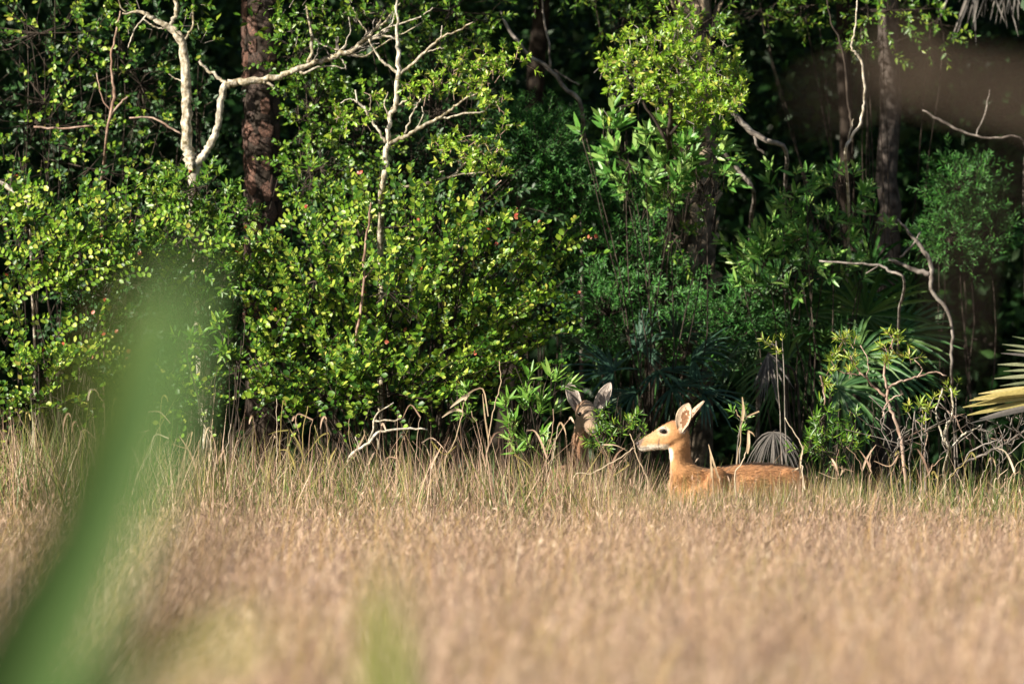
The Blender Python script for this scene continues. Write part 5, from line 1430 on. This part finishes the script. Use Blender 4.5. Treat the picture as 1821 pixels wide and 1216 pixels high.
reed('kinked tall reed standing beside the rump of the doe', 44.8, [(1428, 850), (1424, 826), (1427, 806), (1426, 792), (1412, 770), (1396, 742)], [[(1424, 850, 4), (1422, 830, 5), (1426, 806, 4), (1430, 792, 2)], [(1425, 830, 3), (1415, 834, 3), (1408, 838, 1.5)]])
reed('forked thin reed with small buds, behind the back of the doe', 45.6, [(1312, 820), (1316, 790), (1318, 760), (1320, 748), (1312, 738), (1309, 728)], [[(1320, 748, 5), (1322, 730, 6), (1320, 706, 2)], [(1322, 744, 3), (1338, 736, 3), (1350, 731, 3)]])
reed('bent dry blade arching at the left between grass and bush', 45.4, [(188, 740), (180, 710), (168, 692)], [[(168, 692, 4), (160, 694, 5), (156, 712, 3)]])
RG = 'single dry reeds standing along the edge of the grass'
ZONES = ((-20, 150, 'under the leafy tree at the left edge'), (150, 420, 'beside the big blurred leaf'), (420, 560, 'below the dark pine trunk'), (560, 720, 'below the left half of the round-leaved bush'),
         (720, 880, 'below the right half of the round-leaved bush'), (880, 1010, 'round the narrow-leaved herb'), (1010, 1140, 'between the two deer'), (1440, 1600, 'right of the doe'), (1600, 1830, 'before the bare twigs at the right'))
for k in range(80):
    px = R.uniform(-15, 1130) if k < 62 else R.uniform(1440, 1825)
    zone = [z for a, b, z in ZONES if a <= px < b][0]
    d = R.uniform(44.7, 46.3)
    top = (R.triangular(690, 770, 800) if px < 1000 else R.uniform(770, 815)) if k < 62 else R.uniform(790, 850)
    l = R.normal(0, 20)
    form = k % 4
    y = lambda t: 860 - (860 - top) * t
    j_ = lambda: R.normal(0, 2.5)
    s = 1 if l > 0 else -1
    w = R.uniform(.36, .78)
    pts = [(px, 860), (px + l * .2 + j_(), y(.35)), (px + l * .55 + j_(), y(.7)), (px + l, top)]
    lv = []
    if form == 0:
        name = 'thin straight dry reed'
    elif form == 1:
        name = 'dry reed with a drooping leaf tip'
        q = R.uniform(.25, 1.0)
        lv.append([(px + l, top, 3), (px + l + s * 5 * q, top - 7 * q, 4), (px + l + s * 12 * q, top - 4 * q + R.uniform(0, 8), 3.5), (px + l + s * 16 * q, top + R.uniform(10, 30) * q, 1)])
    elif form == 2:
        name = 'snapped dry reed'
        pts[3] = (px + l * .8, top + 20)
        lv.append([(px + l * .8, top + 20, 3), (px + l * .8 - s * R.uniform(8, 30), top + 26 + R.normal(0, 12), 2.5), (px + l * .8 - s * R.uniform(30, 46), top + 34 + R.normal(0, 20), 1)])
    else:
        name = 'dry reed with a side blade'
        a = pts[1]; q = R.uniform(.6, 1.4)
        lv.append([(a[0], a[1], 3), (a[0] - s * 6 * q, a[1] - 18 * q, 4.5), (a[0] - s * 15 * q, a[1] - 34 * q, 3), (a[0] - s * R.uniform(16, 34) * q, a[1] - R.uniform(30, 50) * q, .8)])
    reed(name + ' ' + zone, d, pts, lv, RG, R.choice(['reed', 'straw', 'straw', 'straw_yellow']), w)

# ------------------------------------------------------------------ out-of-focus plants close to the camera
def strap(root, name, pts, d, mat, fold=.35, twist=0.0, facing=(0, -1, .15)):
    """long strap leaf: (px, py, width_px, depth offset)"""
    a = np.array([np.append(P(q[0], q[1], d + q[3]), q[2] / 2 / FOC * d) for q in pts])
    s = smooth_path(a, 24)
    c, w = s[:, :3], np.maximum(s[:, 3:], 1e-4)
    fc = np.asarray(facing, float)
    if fc.ndim == 2:
        fc = smooth_path(fc, 24)
    T = norm(np.gradient(c, axis=0)); sd = norm(np.cross(T, fc)); nr = np.cross(sd, T)
    cols = [c + sd * w + nr * w * fold, c + sd * w * .5 + nr * w * fold * .35, c, c - sd * w * .5 + nr * w * fold * .35, c - sd * w + nr * w * fold]
    n = len(c); i = np.arange(n - 1)
    q = np.concatenate([np.stack([i + k * n, i + k * n + 1, i + (k + 1) * n + 1, i + (k + 1) * n], -1) for k in range(4)])
    mb = MB(); mb.add(np.concatenate(cols), [q], R.random())
    return mb.build(name, M[mat], root, smooth=True)

def near_plants():
    d = 7.5
    g = 555 + EYE / d * FOC
    r = Root('strap_leaved_plant', 'large blurred green strap-leaved plant close by at the left', 'plant', (P(-300, g, d)[0], d, 0))
    F = [(.45, -.9, .1)] * 2 + [(.4, -.9, .1), (.3, -.95, .1), (.2, -.98, .1), (.0, -1, .2), (-.5, -.9, .3), (-.7, -.7, .5)]
    strap(r, 'strap_leaf', [(-290, g, 60, 0), (-250, 2400, 150, 0), (-150, 1600, 240, 0), (15, 1216, 240, 0), (140, 980, 195, 0), (238, 780, 155, 0), (290, 630, 115, 0), (330, 530, 64, 0), (352, 450, 6, 0)], d, 'near_leaf', .4, facing=F)
    strap(r, 'strap_leaf', [(-310, g, 50, .1), (-290, 2200, 90, .1), (-190, 1600, 110, .1), (-60, 1290, 110, .1), (50, 1010, 80, .1), (140, 780, 56, .1), (205, 620, 50, .1), (246, 520, 54, .1), (252, 470, 16, .1)], d, 'near_leaf', .4, facing=(.9, -.6, 0))
    strap(r, 'strap_leaf', [(-280, g, 50, .3), (-120, 2000, 80, .3), (40, 1500, 120, .3), (190, 1240, 115, .3), (300, 1060, 90, .3), (390, 930, 55, .3), (430, 870, 8, .3)], d, 'near_olive', .5, facing=(.9, -.6, .1))
    strap(r, 'strap_leaf', [(-270, g, 40, .2), (-140, 2100, 70, .2), (-10, 1600, 90, .2), (110, 1320, 90, .2), (200, 1180, 60, .2), (270, 1090, 10, .2)], d, 'near_leaf', .4, facing=(.9, -.6, .1))
    strap(r, 'strap_leaf', [(-260, g, 40, .5), (-80, 2000, 60, .5), (90, 1500, 60, .5), (250, 1235, 56, .5), (340, 1170, 52, .5), (415, 1135, 60, .5), (465, 1110, 20, .5)], d, 'near_yellow', .4)
    strap(r, 'strap_leaf', [(-290, g, 40, .4), (-150, 2000, 50, .4), (90, 950, 46, .4), (200, 620, 50, .4), (250, 540, 40, .4), (285, 505, 10, .4)], d, 'near_yellow', .4)
    d = 16.0
    g = 555 + EYE / d * FOC
    r = Root('grass_tuft', 'blurred yellow-green tuft in the near grass, left of centre', 'plant', (P(700, 1200, d)[0], d, 0))
    for k in range(24):
        b = 700 + R.normal(0, 40); t = 682 + R.normal(0, 44)
        strap(r, 'grass_blade', [(b, g, 8, 0), (b * .6 + t * .4, 1600, 9, 0), (b * .3 + t * .7, 1250, 8, 0), (t, R.uniform(950, 1130), 2, 0)], d, 'near_yellow' if k % 3 else 'near_olive', .3)
    d = 8.0
    g = 555 + EYE / d * FOC
    r = Root('dead_reed', 'blurred brown dead reed close by at the upper right, its blades bent over', 'reed', (P(2100, 1200, d)[0], d, 0))
    strap(r, 'stem', [(2250, g, 40, 0), (2200, 2400, 40, 0), (2090, 1200, 36, 0), (2030, 700, 36, 0), (1990, 420, 34, 0), (1965, 250, 20, 0), (1955, 150, 5, 0)], d, 'near_brown', .5)
    strap(r, 'dead_blade', [(1985, 420, 16, 0), (1900, 200, 28, 0), (1780, 145, 17, 0), (1680, 140, 19, 0), (1560, 145, 16, 0), (1470, 165, 20, 0), (1440, 190, 4, 0)], d, 'near_brown', .3)
    strap(r, 'dead_blade', [(1970, 300, 14, .05), (1850, 190, 26, .05), (1720, 160, 30, .05), (1640, 130, 50, .05), (1605, 100, 52, .05), (1596, 66, 6, .05)], d, 'near_tan', .3, facing=(-.7, -.7, .4))
    strap(r, 'dead_blade', [(1990, 440, 14, .1), (1900, 300, 22, .1), (1800, 290, 13, .1), (1730, 380, 13, .1), (1705, 500, 15, .1), (1700, 600, 14, .1), (1705, 650, 4, .1)], d, 'near_brown', .3)
near_plants()

build_doe()
build_second_deer()
